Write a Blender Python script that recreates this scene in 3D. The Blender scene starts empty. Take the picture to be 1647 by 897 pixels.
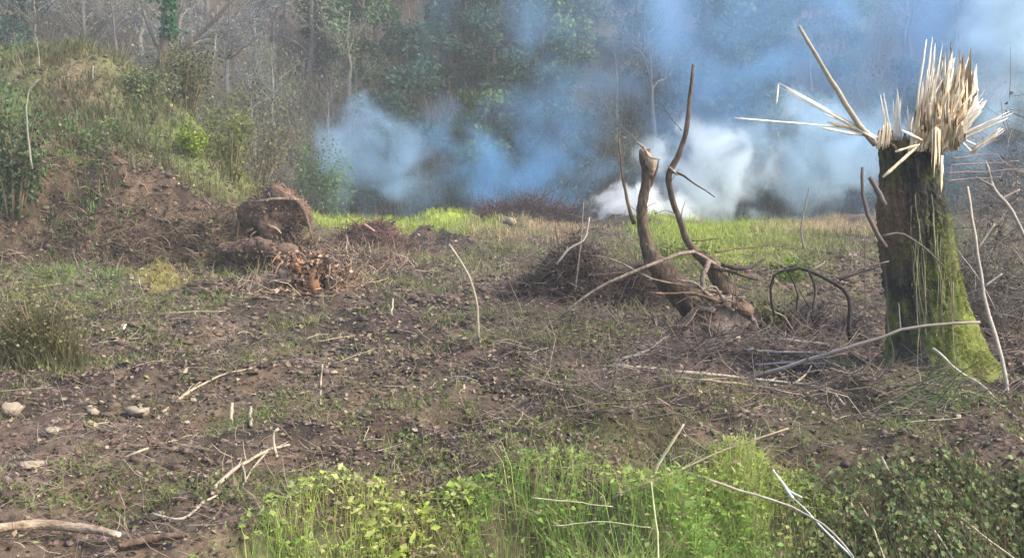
import bpy, math, random
import numpy as np
from mathutils import Vector

random.seed(7)
rng = np.random.default_rng(7)
scene = bpy.context.scene
COL = scene.collection

# ---------------------------------------------------------------- camera
F = 1582.0                      # focal length in pixels of the 1647 px wide photograph
CAM_Z = 1.7
PITCH = math.atan((448.5 - 300.0) / F)
cam_data = bpy.data.cameras.new("camera")
cam_data.sensor_width = 36.0
cam_data.lens = 36.0 * F / 1647.0
cam_data.clip_start = 0.05
cam_data.clip_end = 2000.0
cam = bpy.data.objects.new("camera", cam_data)
COL.objects.link(cam)
cam.location = (0, 0, CAM_Z)
cam.rotation_euler = (math.pi / 2 - PITCH, 0, 0)
scene.camera = cam

# ---------------------------------------------------------------- light
SUN_EL, SUN_ROT = math.radians(42), math.radians(108)
world = bpy.data.worlds.new("World")
scene.world = world
world.use_nodes = True
wn = world.node_tree
bg = wn.nodes["Background"]
sky = wn.nodes.new("ShaderNodeTexSky")
sky.sky_type = 'NISHITA'
sky.sun_disc = False
sky.sun_elevation = SUN_EL
sky.sun_rotation = SUN_ROT
sky.dust_density = 2.0
wn.links.new(sky.outputs[0], bg.inputs[0])
bg.inputs[1].default_value = 0.15
sun_data = bpy.data.lights.new("sun", 'SUN')
sun_data.energy = 2.3
sun_data.angle = math.radians(20)
sun_data.color = (1.0, 0.93, 0.82)
sun = bpy.data.objects.new("sun", sun_data)
COL.objects.link(sun)
sdir = Vector((math.sin(SUN_ROT) * math.cos(SUN_EL), math.cos(SUN_ROT) * math.cos(SUN_EL), math.sin(SUN_EL)))
sun.rotation_euler = sdir.to_track_quat('Z', 'Y').to_euler()
sun.location = sdir * 30
scene.view_settings.view_transform = 'Standard'
scene.view_settings.look = 'None'
scene.view_settings.gamma = 1.0
scene.view_settings.exposure = 1.6
scene.cycles.volume_step_rate = 2.0
scene.cycles.volume_max_steps = 96
scene.cycles.volume_bounces = 2
scene.cycles.max_bounces = 6
scene.cycles.transparent_max_bounces = 8

# ---------------------------------------------------------------- numeric helpers
def _hash(ix, iy, seed):
    h = (ix.astype(np.int64) * 374761393 + iy.astype(np.int64) * 668265263 + seed * 974711) & 0x7fffffff
    h = ((h ^ (h >> 13)) * 1274126177) & 0x7fffffff
    h = (h ^ (h >> 16)) & 0xffff
    return h / 65535.0

def vnoise(x, y, seed=0):
    x = np.asarray(x, float); y = np.asarray(y, float)
    ix = np.floor(x); iy = np.floor(y)
    fx = x - ix; fy = y - iy
    fx = fx * fx * (3 - 2 * fx); fy = fy * fy * (3 - 2 * fy)
    a = _hash(ix, iy, seed); b = _hash(ix + 1, iy, seed)
    c = _hash(ix, iy + 1, seed); d = _hash(ix + 1, iy + 1, seed)
    return (a + (b - a) * fx) * (1 - fy) + (c + (d - c) * fx) * fy - 0.5

def sstep(a, b, x):
    t = np.clip((np.asarray(x, float) - a) / (b - a), 0, 1)
    return t * t * (3 - 2 * t)

def topix(x, y):
    """where a point of the flat field shows in the photograph (used to lay out patches of turf)"""
    yy = np.maximum(y, 1.0)
    return 823.5 + F * x / yy, 300 + F * CAM_Z / yy

def edge_y(x):
    """the lip of the field above the ditch"""
    u = np.asarray(x, float)
    return 4.35 + 1.15 * sstep(-1.9, -0.7, u) + 0.55 * sstep(0.6, 1.6, u) + 0.42 * np.exp(-((u - 0.3) / 0.55) ** 2) + 0.25 * vnoise(u * 1.3, u * 0 + 3, 5)

def H(x, y, fine=True):
    x = np.asarray(x, float); y = np.asarray(y, float)
    z = np.zeros(np.broadcast(x, y).shape)
    z = z + 0.16 * vnoise(x / 3.1, y / 3.1, 1) * sstep(5, 9, y)
    # ditch between the camera and the field
    e = edge_y(x)
    z = z - 0.62 * sstep(0.15, -0.75, y - e) * sstep(2.0, 3.4, y)
    # clods
    rough = sstep(1.5, 4.0, y) * (1 - 0.7 * sstep(46, 56, y))
    if fine:
        z = z + rough * (0.21 * vnoise(x / 1.15, y / 1.25, 2) + 0.17 * vnoise(x / 0.43, y / 0.43, 3)
                         + 0.085 * vnoise(x / 0.16, y / 0.16, 4) + 0.02 * vnoise(x / 0.06, y / 0.06, 6))
        z = z + 0.22 * rough * np.maximum(0, vnoise(x / 1.7 + 9, y / 1.7, 8) - 0.18)
    # spoil bank on the left: bare face, then a grassy slope above
    u = x / np.maximum(y, 1)
    us = np.array([-2.0, -0.42, -0.385, -0.345, -0.311, -0.267, -0.236, -0.19])
    Ls = np.array([1.05, 1.02, 0.93, 0.74, 0.56, 0.33, 0.18, 0.0])
    L = np.interp(u + 0.02 * vnoise(x / 1.6, y / 1.6, 12), us, Ls)
    prof = 2.15 * sstep(19.3, 21.4, y + 0.9 * vnoise(x / 1.2, y / 3, 13)) + 2.75 * sstep(20.8, 27.5, y)
    z = z + L * prof
    if fine:
        z = z + L * sstep(19.2, 20.4, y) * (0.85 * vnoise(x / 1.5, y / 1.1, 14) + 0.5 * vnoise(x / 0.6, y / 0.5, 15) + 0.2 * vnoise(x / 0.22, y / 0.2, 16))
    # rubble pushed up below the bank, round the uprooted stump and the torn root
    for (mx, my, mh, rx, ry) in ((-4.9, 20.8, .55, 1.6, 1.0), (-3.5, 24.3, .55, 1.3, .8), (-3.1, 15.5, .2, .9, .7), (-6.3, 19.7, .55, .9, .7), (-2.9, 19, .35, .9, .7), (-2.2, 28, .35, 1.4, 1.0)):
        bump = mh * np.exp(-((x - mx) / rx) ** 2 - ((y - my) / ry) ** 2)
        z = z + bump * ((1 + 1.1 * vnoise(x / .5, y / .5, 17) + .8 * vnoise(x / .2, y / .2, 18)) if fine else 1)
    # grassy hummocks at the far end of the field
    z = z + 0.42 * sstep(0.0, 0.28, vnoise(x / 2.6, y / 5.0, 21)) * sstep(36, 42, y) * (1 - sstep(48, 52, y))
    # wooded hillside
    z = z + np.maximum(0, y - 51.5) * 0.86 * sstep(51, 58, y)
    z = z + sstep(54, 62, y) * 2.4 * vnoise(x / 11, y / 9, 22)
    return z

FWD = np.array([0, math.cos(PITCH), -math.sin(PITCH)])
UP = np.array([0, math.sin(PITCH), math.cos(PITCH)])
CAM = np.array([0, 0, CAM_Z])
def ray(px, py):
    return FWD + np.array([1.0, 0, 0]) * (px - 823.5) / F + UP * (448.5 - py) / F

def P(px, py, d):
    """point seen at (px, py) at the distance d in front of the camera"""
    r = ray(px, py)
    return CAM + r * (d / r[1])

_T = np.concatenate([np.linspace(3.2, 12, 500), np.linspace(12.05, 90, 1400)])
def G(px, py, lift=0.0):
    """point of the ground seen at (px, py)"""
    r = ray(px, py); r = r / r[1]
    zz = CAM_Z + r[2] * _T
    hh = H(r[0] * _T, _T)
    below = np.nonzero(zz < hh)[0]
    t = _T[below[0]] if len(below) else 55.0
    return np.array([r[0] * t, t, float(H(np.array([r[0] * t]), np.array([t]))[0]) + lift])

def Hs(x, y):
    return float(H(np.array([x]), np.array([y]))[0])

# ---------------------------------------------------------------- materials
def new_mat(name):
    m = bpy.data.materials.new(name)
    m.use_nodes = True
    return m, m.node_tree, m.node_tree.nodes["Principled BSDF"]

def N(nt, kind, **kw):
    n = nt.nodes.new(kind)
    for k, v in kw.items():
        setattr(n, k, v)
    return n

def ramp(nt, fac, stops):
    r = N(nt, "ShaderNodeValToRGB")
    el = r.color_ramp.elements
    while len(el) < len(stops):
        el.new(0.5)
    for e, (p, c) in zip(el, stops):
        e.position = p; e.color = (*c, 1)
    nt.links.new(fac, r.inputs[0])
    return r.outputs[0]

def mat_noise(name, stops, scale=8.0, stretch=(1, 1, 1), rough=0.85, bump=0.4, detail=6, bscale=None):
    m, nt, b = new_mat(name)
    tc = N(nt, "ShaderNodeTexCoord")
    mp = N(nt, "ShaderNodeMapping"); mp.inputs["Scale"].default_value = stretch
    nt.links.new(tc.outputs["Object"], mp.inputs[0])
    n = N(nt, "ShaderNodeTexNoise"); n.inputs["Scale"].default_value = scale; n.inputs["Detail"].default_value = detail
    n.inputs["Roughness"].default_value = 0.7
    nt.links.new(mp.outputs[0], n.inputs["Vector"])
    nt.links.new(ramp(nt, n.outputs[0], stops), b.inputs["Base Color"])
    b.inputs["Roughness"].default_value = rough
    b.inputs["Specular IOR Level"].default_value = 0.25
    if bump:
        n2 = N(nt, "ShaderNodeTexNoise"); n2.inputs["Scale"].default_value = bscale or scale * 2.5; n2.inputs["Detail"].default_value = 5
        nt.links.new(mp.outputs[0], n2.inputs["Vector"])
        bp = N(nt, "ShaderNodeBump"); bp.inputs["Strength"].default_value = bump; bp.inputs["Distance"].default_value = 0.03
        nt.links.new(n2.outputs[0], bp.inputs["Height"]); nt.links.new(bp.outputs[0], b.inputs["Normal"])
    return m

def mat_attr(name, rough=0.75, transl=0.0, noise=0.35, nscale=30.0, bump=0.0):
    """colour comes from the piece itself (point attribute 'col') with a little mottling"""
    m, nt, b = new_mat(name)
    at = N(nt, "ShaderNodeAttribute"); at.attribute_name = "col"
    tc = N(nt, "ShaderNodeTexCoord")
    n = N(nt, "ShaderNodeTexNoise"); n.inputs["Scale"].default_value = nscale; n.inputs["Detail"].default_value = 5
    n.inputs["Roughness"].default_value = 0.75
    nt.links.new(tc.outputs["Object"], n.inputs["Vector"])
    mr = N(nt, "ShaderNodeMapRange")
    mr.inputs["From Min"].default_value = 0.25; mr.inputs["From Max"].default_value = 0.75
    mr.inputs["To Min"].default_value = 1 - noise; mr.inputs["To Max"].default_value = 1 + noise
    nt.links.new(n.outputs[0], mr.inputs["Value"])
    mx = N(nt, "ShaderNodeVectorMath", operation='SCALE')
    nt.links.new(at.outputs["Color"], mx.inputs[0]); nt.links.new(mr.outputs[0], mx.inputs["Scale"])
    nt.links.new(mx.outputs[0], b.inputs["Base Color"])
    b.inputs["Roughness"].default_value = rough
    b.inputs["Specular IOR Level"].default_value = 0.25
    if bump:
        bp = N(nt, "ShaderNodeBump"); bp.inputs["Strength"].default_value = bump; bp.inputs["Distance"].default_value = 0.04
        nt.links.new(n.outputs[0], bp.inputs["Height"]); nt.links.new(bp.outputs[0], b.inputs["Normal"])
    if transl > 0:
        tr = N(nt, "ShaderNodeBsdfTranslucent")
        nt.links.new(mx.outputs[0], tr.inputs["Color"])
        ms = N(nt, "ShaderNodeMixShader"); ms.inputs[0].default_value = transl
        nt.links.new(b.outputs[0], ms.inputs[1]); nt.links.new(tr.outputs[0], ms.inputs[2])
        nt.links.new(ms.outputs[0], nt.nodes["Material Output"].inputs["Surface"])
    return m

M_GROUND = mat_attr("soil", rough=0.95, noise=0.55, nscale=14.0, bump=0.8)
M_LEAF = mat_attr("leaf", rough=0.5, transl=0.42, noise=0.25, nscale=25.0)
M_LITTER = mat_attr("dead_leaf", rough=0.8, noise=0.3, nscale=40.0)
M_TWIG = mat_attr("twig_bark", rough=0.85, noise=0.35, nscale=35.0)
M_TREE = mat_attr("tree_bark", rough=0.9, noise=0.35, nscale=6.0)
M_FOREST = mat_attr("forest_leaf", rough=0.8, transl=0.2, noise=0.3, nscale=2.0)
M_STUMP = mat_attr("mossy_bark", rough=0.9, noise=0.55, nscale=16.0, bump=1.0)
M_WOOD = mat_noise("torn_wood", [(0.25, (0.62, 0.42, 0.23)), (0.5, (0.80, 0.62, 0.40)), (0.75, (0.90, 0.79, 0.60))], 22, (1, 1, 0.15), 0.7, 0.5)
M_WOODPALE = mat_noise("bleached_wood", [(0.25, (0.55, 0.44, 0.30)), (0.6, (0.80, 0.74, 0.62))], 25, (1, 1, 0.3), 0.7, 0.3)
M_DARKBARK2 = mat_noise("cracked_bark", [(0.3, (0.03, 0.022, 0.016)), (0.48, (0.085, 0.06, 0.042)), (0.62, (0.15, 0.11, 0.07)), (0.75, (0.17, 0.16, 0.08))], 13, (1, 1, 0.3), 0.95, 1.0)
M_LOGTAN = mat_noise("peeled_log", [(0.3, (0.10, 0.065, 0.04)), (0.5, (0.26, 0.185, 0.12)), (0.7, (0.42, 0.34, 0.25))], 22, (.35, 1, 1), 0.85, 0.7)
M_ORANGE = mat_noise("raw_orange_wood", [(0.25, (0.13, 0.075, 0.045)), (0.5, (0.30, 0.15, 0.075)), (0.75, (0.42, 0.25, 0.14))], 9, (1, 1, 0.4), 0.8, 0.5)
M_BARK = mat_noise("brown_bark", [(0.3, (0.05, 0.032, 0.02)), (0.5, (0.13, 0.085, 0.055)), (0.7, (0.24, 0.17, 0.11))], 11, (1, 1, 0.35), 0.9, 0.8)
M_DARKBARK = mat_noise("dark_bark", [(0.3, (0.025, 0.018, 0.014)), (0.55, (0.07, 0.045, 0.035)), (0.75, (0.13, 0.09, 0.07))], 14, (1, 1, 0.4), 0.9, 0.8)
M_ROOT = mat_noise("earthy_root", [(0.3, (0.045, 0.028, 0.02)), (0.5, (0.12, 0.075, 0.05)), (0.72, (0.25, 0.16, 0.11))], 7, (1, 1, 1), 0.95, 1.0)
M_GREYROOT = mat_noise("grey_root_wood", [(0.3, (0.09, 0.06, 0.05)), (0.5, (0.19, 0.14, 0.105)), (0.72, (0.33, 0.26, 0.19))], 10, (1, 1, 0.5), 0.9, 0.9)
M_STONE = mat_noise("pale_stone", [(0.3, (0.20, 0.155, 0.11)), (0.6, (0.30, 0.24, 0.17))], 14, (1, 1, 1), 0.9, 0.5)

# ---------------------------------------------------------------- mesh helpers
def mesh_from(name, V, polys, mat, col=None, smooth=False):
    """V (n,3); polys: list of int arrays, each (m,k)"""
    me = bpy.data.meshes.new(name)
    V = np.ascontiguousarray(V, np.float32)
    polys = [np.asarray(p, np.int32) for p in polys if len(p)]
    loops = np.concatenate([p.ravel() for p in polys])
    counts = np.concatenate([np.full(len(p), p.shape[1], np.int32) for p in polys])
    starts = np.concatenate([[0], np.cumsum(counts)[:-1]]).astype(np.int32)
    me.vertices.add(len(V)); me.vertices.foreach_set("co", V.ravel())
    me.loops.add(len(loops)); me.loops.foreach_set("vertex_index", loops)
    me.polygons.add(len(counts)); me.polygons.foreach_set("loop_start", starts)
    me.polygons.foreach_set("loop_total", counts)
    if smooth:
        me.polygons.foreach_set("use_smooth", np.ones(len(counts), bool))
    me.update(calc_edges=True)
    if col is not None:
        c = np.asarray(col, np.float32)
        if c.ndim == 1:
            c = np.tile(c, (len(V), 1))
        at = me.attributes.new("col", 'FLOAT_COLOR', 'POINT')
        at.data.foreach_set("color", np.concatenate([c[:, :3], np.ones((len(V), 1), np.float32)], 1).astype(np.float32).ravel())
    me.materials.append(mat)
    return me

def link(name, me, parent=None, loc=None):
    o = bpy.data.objects.new(name, me)
    COL.objects.link(o)
    if parent is not None:
        o.parent = parent
    if loc is not None:
        o.location = loc
    return o

def tag(o, label=None, cat=None, group=None, kind=None):
    if label: o["label"] = label
    if cat: o["category"] = cat
    if group: o["group"] = group
    if kind: o["kind"] = kind
    return o

def thing(name, label, cat, loc=(0, 0, 0), group=None):
    o = bpy.data.objects.new(name, None)
    COL.objects.link(o)
    o.location = loc; o.empty_display_size = 0.1
    return tag(o, label, cat, group)

class MB:
    """collects vertices and polygons of one mesh"""
    def __init__(s):
        s.V = []; s.F = {}; s.C = []; s.n = 0
    def add(s, V, polys, col=(0.1, 0.1, 0.1)):
        V = np.asarray(V, float)
        c = np.asarray(col, float)
        if c.ndim == 1: c = np.tile(c, (len(V), 1))
        for p in polys:
            p = np.asarray(p, np.int64)
            if len(p): s.F.setdefault(p.shape[1], []).append(p + s.n)
        s.V.append(V); s.C.append(c); s.n += len(V)
    def mesh(s, name, mat, origin=None, smooth=False):
        V = np.concatenate(s.V)
        if origin is not None: V = V - np.asarray(origin)
        return mesh_from(name, V, [np.concatenate(v) for v in s.F.values()], mat, np.concatenate(s.C), smooth)

def spline(pts, n):
    pts = np.asarray(pts, float)
    if len(pts) < 3:
        t = np.linspace(0, 1, n)[:, None]
        return pts[0] * (1 - t) + pts[-1] * t
    p = np.vstack([2 * pts[0] - pts[1], pts, 2 * pts[-1] - pts[-2]])
    out = []
    for s in np.linspace(0, len(pts) - 1 - 1e-6, n):
        i = int(s); t = s - i
        a, b, c, d = p[i], p[i + 1], p[i + 2], p[i + 3]
        out.append(0.5 * (2 * b + (c - a) * t + (2 * a - 5 * b + 4 * c - d) * t * t + (3 * b - a - 3 * c + d) * t ** 3))
    return np.array(out)

def tube(pts, radii, sides=6, rough=0.0, flat=1.0):
    """round tapered tube along pts (already resampled)"""
    pts = np.asarray(pts, float); n = len(pts)
    radii = np.interp(np.linspace(0, 1, n), np.linspace(0, 1, len(radii)), radii)
    tan = np.gradient(pts, axis=0); tan /= np.linalg.norm(tan, axis=1)[:, None] + 1e-9
    ref = np.array([0.31, -0.9, 0.29])
    if abs(tan[0] @ ref) > 0.9: ref = np.array([0.9, 0.1, 0.4])
    V = []
    a = np.arange(sides) * 2 * math.pi / sides
    for i in range(n):
        s1 = np.cross(tan[i], ref); s1 /= np.linalg.norm(s1) + 1e-9
        s2 = np.cross(s1, tan[i])
        r = radii[i] * (1 + rough * rng.uniform(-1, 1, sides))
        V.append(pts[i] + np.outer(np.cos(a) * r, s1) + np.outer(np.sin(a) * r * flat, s2))
    V = np.concatenate(V)
    k = np.arange(sides)
    Q = []
    for i in range(n - 1):
        Q.append(np.stack([i * sides + k, i * sides + (k + 1) % sides, (i + 1) * sides + (k + 1) % sides, (i + 1) * sides + k], 1))
    caps = np.array([list(range(sides))[::-1], list(range((n - 1) * sides, n * sides))])
    return V, [np.concatenate(Q), caps]

def wiggle(pts, n, amp):
    p = spline(pts, n)
    L = np.linalg.norm(p[-1] - p[0])
    j = rng.normal(0, 1, (n, 3)); j[0] = 0
    j = (j + np.roll(j, 1, 0) + np.roll(j, -1, 0)) / 3; j[0] = 0
    return p + j * amp * L

def unit(v):
    return v / (np.linalg.norm(v, axis=-1, keepdims=True) + 1e-9)

def leaves(c, d, nrm, Ln, Wd, col, fold=0.25):
    """many folded diamond leaves: base c, direction d, face normal nrm"""
    d = unit(d); s = unit(np.cross(d, nrm)); nn = np.cross(s, d)
    Ln = np.asarray(Ln)[:, None]; Wd = np.asarray(Wd)[:, None]
    b = c; t = c + d * Ln - nn * Ln * 0.12
    r = c + d * Ln * 0.45 + s * Wd + nn * Wd * fold
    l = c + d * Ln * 0.45 - s * Wd + nn * Wd * fold
    V = np.stack([b, r, t, l], 1).reshape(-1, 3)
    i = np.arange(len(c)) * 4
    T = np.concatenate([np.stack([i, i + 1, i + 2], 1), np.stack([i, i + 2, i + 3], 1)])
    return V, [T], np.repeat(col, 4, 0)

def blades(c, h, w, lean, col):
    """many bent grass blades standing on c"""
    n = len(c)
    a = rng.uniform(0, 2 * math.pi, n)
    side = np.stack([np.cos(a), np.sin(a), np.zeros(n)], 1) * np.asarray(w)[:, None]
    b = rng.uniform(0, 2 * math.pi, n)
    ln = np.stack([np.cos(b), np.sin(b), np.zeros(n)], 1) * (np.asarray(lean) * h)[:, None]
    up = np.zeros((n, 3)); up[:, 2] = h
    m = c + up * 0.6 + ln * 0.3
    V = np.stack([c - side, c + side, m - side * 0.7, m + side * 0.7, c + up * rng.uniform(.8, 1, (n, 1)) + ln], 1).reshape(-1, 3)
    i = np.arange(n) * 5
    Q = np.stack([i, i + 1, i + 3, i + 2], 1); T = np.stack([i + 2, i + 3, i + 4], 1)
    return V, [Q, T], np.repeat(col, 5, 0)

def rods(c, d, Ln, r, bend, col):
    """many thin bent three-sided twigs starting at c"""
    n = len(c); d = unit(d)
    ref = unit(rng.normal(0, 1, (n, 3)))
    s1 = unit(np.cross(d, ref)); s2 = np.cross(d, s1)
    Ln = np.asarray(Ln)[:, None]; r = np.asarray(r)[:, None]
    rings = []
    for k, (t, rr) in enumerate(((0, 1.0), (0.5, 0.85), (1.0, 0.4))):
        p = c + d * Ln * t + s1 * Ln * bend * (4 * t * (1 - t))
        for q in range(3):
            a = q * 2 * math.pi / 3
            rings.append(p + (s1 * math.cos(a) + s2 * math.sin(a)) * r * rr)
    V = np.stack(rings, 1).reshape(-1, 3)
    i = np.arange(n) * 9
    Q = []
    for k in range(2):
        for q in range(3):
            q2 = (q + 1) % 3
            Q.append(np.stack([i + k * 3 + q, i + k * 3 + q2, i + k * 3 + 3 + q2, i + k * 3 + 3 + q], 1))
    return V, [np.concatenate(Q)], np.repeat(col, 9, 0)

def pick(pal, n, var=0.2):
    pal = np.asarray(pal, float)
    c = pal[rng.integers(0, len(pal), n)]
    t = rng.uniform(0, 1, (n, 1))
    c = c * (1 - 0.4 * t) + 0.4 * t * pal[rng.integers(0, len(pal), n)]
    return np.clip(c * (1 + var * rng.uniform(-1, 1, (n, 1))), 0.003, 0.95)

def lump(name, loc, r, mat, parent=None, rings=9, seg=14, amp=0.25, seed=0, rot=0.0):
    """an uneven lump: ellipsoid pushed about by noise"""
    th = np.linspace(0, math.pi, rings)[:, None]; ph = np.linspace(0, 2 * math.pi, seg, endpoint=False)[None]
    d = np.stack([np.sin(th) * np.cos(ph), np.sin(th) * np.sin(ph), np.cos(th) + 0 * ph], -1)
    k = 1 + amp * 2 * (vnoise(d[..., 0] * 1.7 + seed * 3.1 + d[..., 2], d[..., 1] * 1.7 + 2 * d[..., 2], seed)
                       + 0.6 * vnoise(d[..., 0] * 4 + seed, d[..., 1] * 4 + 3 * d[..., 2], seed + 1) + 0.4 * vnoise(d[..., 0] * 9 + 5 * d[..., 2], d[..., 1] * 9 + 6 * d[..., 2] + seed, seed + 2))
    V = (d * k[..., None] * np.asarray(r)).reshape(-1, 3)
    c, s = math.cos(rot), math.sin(rot)
    V = np.stack([V[:, 0] * c - V[:, 1] * s, V[:, 0] * s + V[:, 1] * c, V[:, 2]], 1)
    i, j = np.meshgrid(np.arange(rings - 1), np.arange(seg), indexing='ij'); i = i.ravel(); j = j.ravel()
    Q = np.stack([i * seg + j, (i + 1) * seg + j, (i + 1) * seg + (j + 1) % seg, i * seg + (j + 1) % seg], 1)
    return link(name, mesh_from(name, V, [Q], mat, np.tile([.1, .1, .1], (len(V), 1)), True), parent, loc)

def crust(root, centre, r, n, pal, L=(.03, .1)):
    """crumbs of earth and torn bark clinging to a lump"""
    d = unit(rng.normal(0, 1, (n, 3))); c = d * np.asarray(r) * rng.uniform(.9, 1.12, (n, 1)) + np.asarray(centre)
    mb = MB(); sz = rng.uniform(*L, n)
    mb.add(*leaves(c, rng.normal(0, .7, (n, 3)) + d * .4 - (0, 0, .3), d + rng.normal(0, .5, (n, 3)), sz, sz * .4, pick(pal, n, .4)))
    o = link("earth_crust", mb.mesh("earth_crust", M_LITTER), root); o["kind"] = "stuff"

# ---------------------------------------------------------------- ground and hillside
# turf patches: centre and half axes as seen in the photograph, strength, colour
LIME = (0.26, 0.31, 0.045); GREEN = (0.075, 0.17, 0.03); OLIVE = (0.12, 0.115, 0.04); YEL = (0.27, 0.23, 0.06)
DULL = (0.115, 0.12, 0.055); STRAW = (0.30, 0.22, 0.12)
PATCHES = [
    (1170, 395, 150, 55, 1.0, LIME), (1290, 400, 120, 40, .6, OLIVE), (1330, 368, 130, 14, .8, STRAW), (1560, 420, 150, 60, .6, DULL),
    (590, 360, 95, 12, 1.0, LIME), (720, 368, 80, 16, 1.0, LIME), (860, 376, 120, 12, .8, STRAW), (800, 372, 70, 10, .5, OLIVE),
    (110, 428, 130, 22, 1.0, (0.10, 0.24, 0.035)), (260, 458, 75, 12, .9, YEL), (60, 480, 110, 60, .8, OLIVE), (120, 460, 90, 30, .5, GREEN),
    (660, 475, 80, 26, .75, DULL), (560, 470, 90, 20, .5, OLIVE), (760, 430, 120, 30, .5, DULL), (900, 560, 110, 40, .5, DULL),
    (720, 620, 120, 28, .6, (0.07, 0.075, 0.035)), (1000, 420, 120, 26, .45, DULL), (1300, 500, 100, 40, .5, OLIVE),
    (1530, 660, 110, 34, .7, GREEN), (1350, 640, 160, 40, .4, OLIVE), (1250, 720, 160, 34, .35, DULL), (960, 640, 160, 40, .3, OLIVE),
    (330, 560, 150, 20, .5, OLIVE), (250, 650, 160, 26, .4, OLIVE), (830, 520, 90, 22, .6, DULL), (640, 560, 110, 20, .45, DULL), (1010, 690, 130, 24, .5, OLIVE), (520, 640, 90, 20, .4, DULL), (1420, 700, 140, 26, .6, OLIVE), (1010, 480, 120, 24, .6, DULL), (470, 520, 120, 18, .4, OLIVE), (420, 700, 60, 40, .35, (0.09, 0.085, 0.05)),
]
def turf(x, y):
    px, py = topix(x, y)
    px = px + 70 * vnoise(x / 0.8, y / 1.6, 31) + 60 * vnoise(x / 2.5, y / 4, 32)
    py = py * (1 + 0.07 * vnoise(x / 0.9, y / 2.0, 33))
    w = np.zeros(np.shape(px)); c = np.zeros(np.shape(px) + (3,))
    for (a, b, ra, rb, s, colr) in PATCHES:
        m = s * np.clip(1.5 - 1.2 * np.sqrt(((px - a) / ra) ** 2 + ((py - b) / rb) ** 2), 0, 1)
        m = np.clip(m, 0, 1)
        c = c * (1 - m[..., None]) + np.array(colr) * m[..., None]
        w = np.maximum(w, m)
    return w, c

def ground_col(x, y, z):
    n1 = vnoise(x / 1.9, y / 1.9, 41) + 0.5 * vnoise(x / 0.5, y / 0.5, 42)
    n2 = vnoise(x / 0.8 + 5, y / 1.4, 43) + 0.5 * vnoise(x / 0.2, y / 0.2, 44)
    soil_a = np.array((0.045, 0.031, 0.022)); soil_b = np.array((0.098, 0.068, 0.045)); soil_c = np.array((0.105, 0.062, 0.05))
    t = sstep(-0.5, 0.5, n1)[..., None]; s = sstep(0.0, 0.5, n2)[..., None]
    c = soil_a * (1 - t) + soil_b * t
    c = c * (1 - 0.6 * s) + soil_c * 0.6 * s
    fine = 1 + 0.9 * vnoise(x / 0.09, y / 0.09, 45) + 0.9 * vnoise(x / 0.35, y / 0.5, 39) + 1.0 * vnoise(x / 0.9, y / 1.3, 37)
    fine = np.maximum(fine, .25)
    c = c * fine[..., None]
    w, tc = turf(x, y)
    wz = np.clip(w + 0.5 * vnoise(x / 0.12, y / 0.2, 46) * (w > 0.02), 0, 1)[..., None]
    c = c * (1 - wz) + tc / np.maximum(w[..., None], .01) * np.minimum(w[..., None], 1) * wz
    dk = (sstep(.05, -.1, y - edge_y(x)) * sstep(-1.55, -1.2, x) * sstep(2.5, 3.5, y) * (.45 + .9 * vnoise(x / .25, y / .25, 35)))[..., None].clip(0, 1)
    c = c * (1 - dk) + dk * np.array((.10, .115, .04))
    # bank: bare face below, rough grass above
    u = x / np.maximum(y, 1)
    onb = sstep(-0.20, -0.25, u) * sstep(19, 19.8, y) * sstep(52, 50, y)
    face = onb * sstep(23.2, 21.6, y + 1.0 * vnoise(x / 1.1, y, 47) + .6 * sstep(-0.44, -0.5, u) + 7.5 * sstep(-.33, -.22, u) * (z < 0))
    dark = np.array((0.045, 0.03, 0.02)); light = np.array((0.14, 0.092, 0.06))
    q = sstep(-0.35, 0.35, vnoise(x / 0.6, z / 0.25, 48) + 0.6 * vnoise(x / 0.2, z / 0.12, 49))[..., None]
    fc = dark * (1 - q) + light * q
    gr = sstep(-0.4, 0.4, vnoise(x / 1.3, y / 1.8, 50))[..., None]
    gc = np.array((0.12, 0.115, 0.05)) * (1 - gr) + np.array((0.08, 0.115, 0.035)) * gr
    yl = (sstep(-0.38, -0.28, u + .09 * vnoise(x / .8, y / .8, 36)) * sstep(21.5, 26, y) * .75)[..., None]
    gc = gc * (1 - yl) + np.array((0.17, 0.17, 0.055)) * yl
    br = (sstep(0.22, 0.4, vnoise(x / 1.7 + 4, y / 1.7, 51)) * sstep(-.36, -.40, u))[..., None]
    gc = gc * (1 - 0.75 * br) + 0.75 * br * np.array((0.15, 0.10, 0.07))
    bp = np.exp(-((u + .442) / .03) ** 2 - ((y - 24.6) / 1.3) ** 2)[..., None]
    gc = gc * (1 - bp) + bp * np.array((0.17, 0.11, 0.075))
    bank = gc * (1 - face[..., None]) + fc * face[..., None]
    c = c * (1 - onb[..., None]) + bank * onb[..., None]
    for (mx, my, rx, ry, mc) in ((-4.9, 20.4, 2.2, 1.2, (.10, .068, .045)), (-3.5, 24.0, 1.5, .9, (.10, .055, .045)), (-2.9, 18.8, 1.1, .8, (.12, .08, .055)), (-3.1, 15.4, 1.0, .8, (.15, .10, .07))):
        m = (np.clip(1.5 - 1.1 * np.sqrt(((x - mx) / rx) ** 2 + ((y - my) / ry) ** 2) + .8 * vnoise(x / .4, y / .5, 38), 0, 1) * .9)[..., None]
        c = c * (1 - m) + m * np.array(mc) * fine[..., None]
    # woodland floor
    hw = sstep(50, 53, y)[..., None]
    wf = sstep(-0.4, 0.4, vnoise(x / 4, y / 3, 52))[..., None]
    wc = np.array((0.13, 0.10, 0.08)) * (1 - wf) + np.array((0.09, 0.085, 0.05)) * wf
    c = c * (1 - hw) + wc * hw
    return np.clip(c, 0.01, 0.9)

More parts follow.
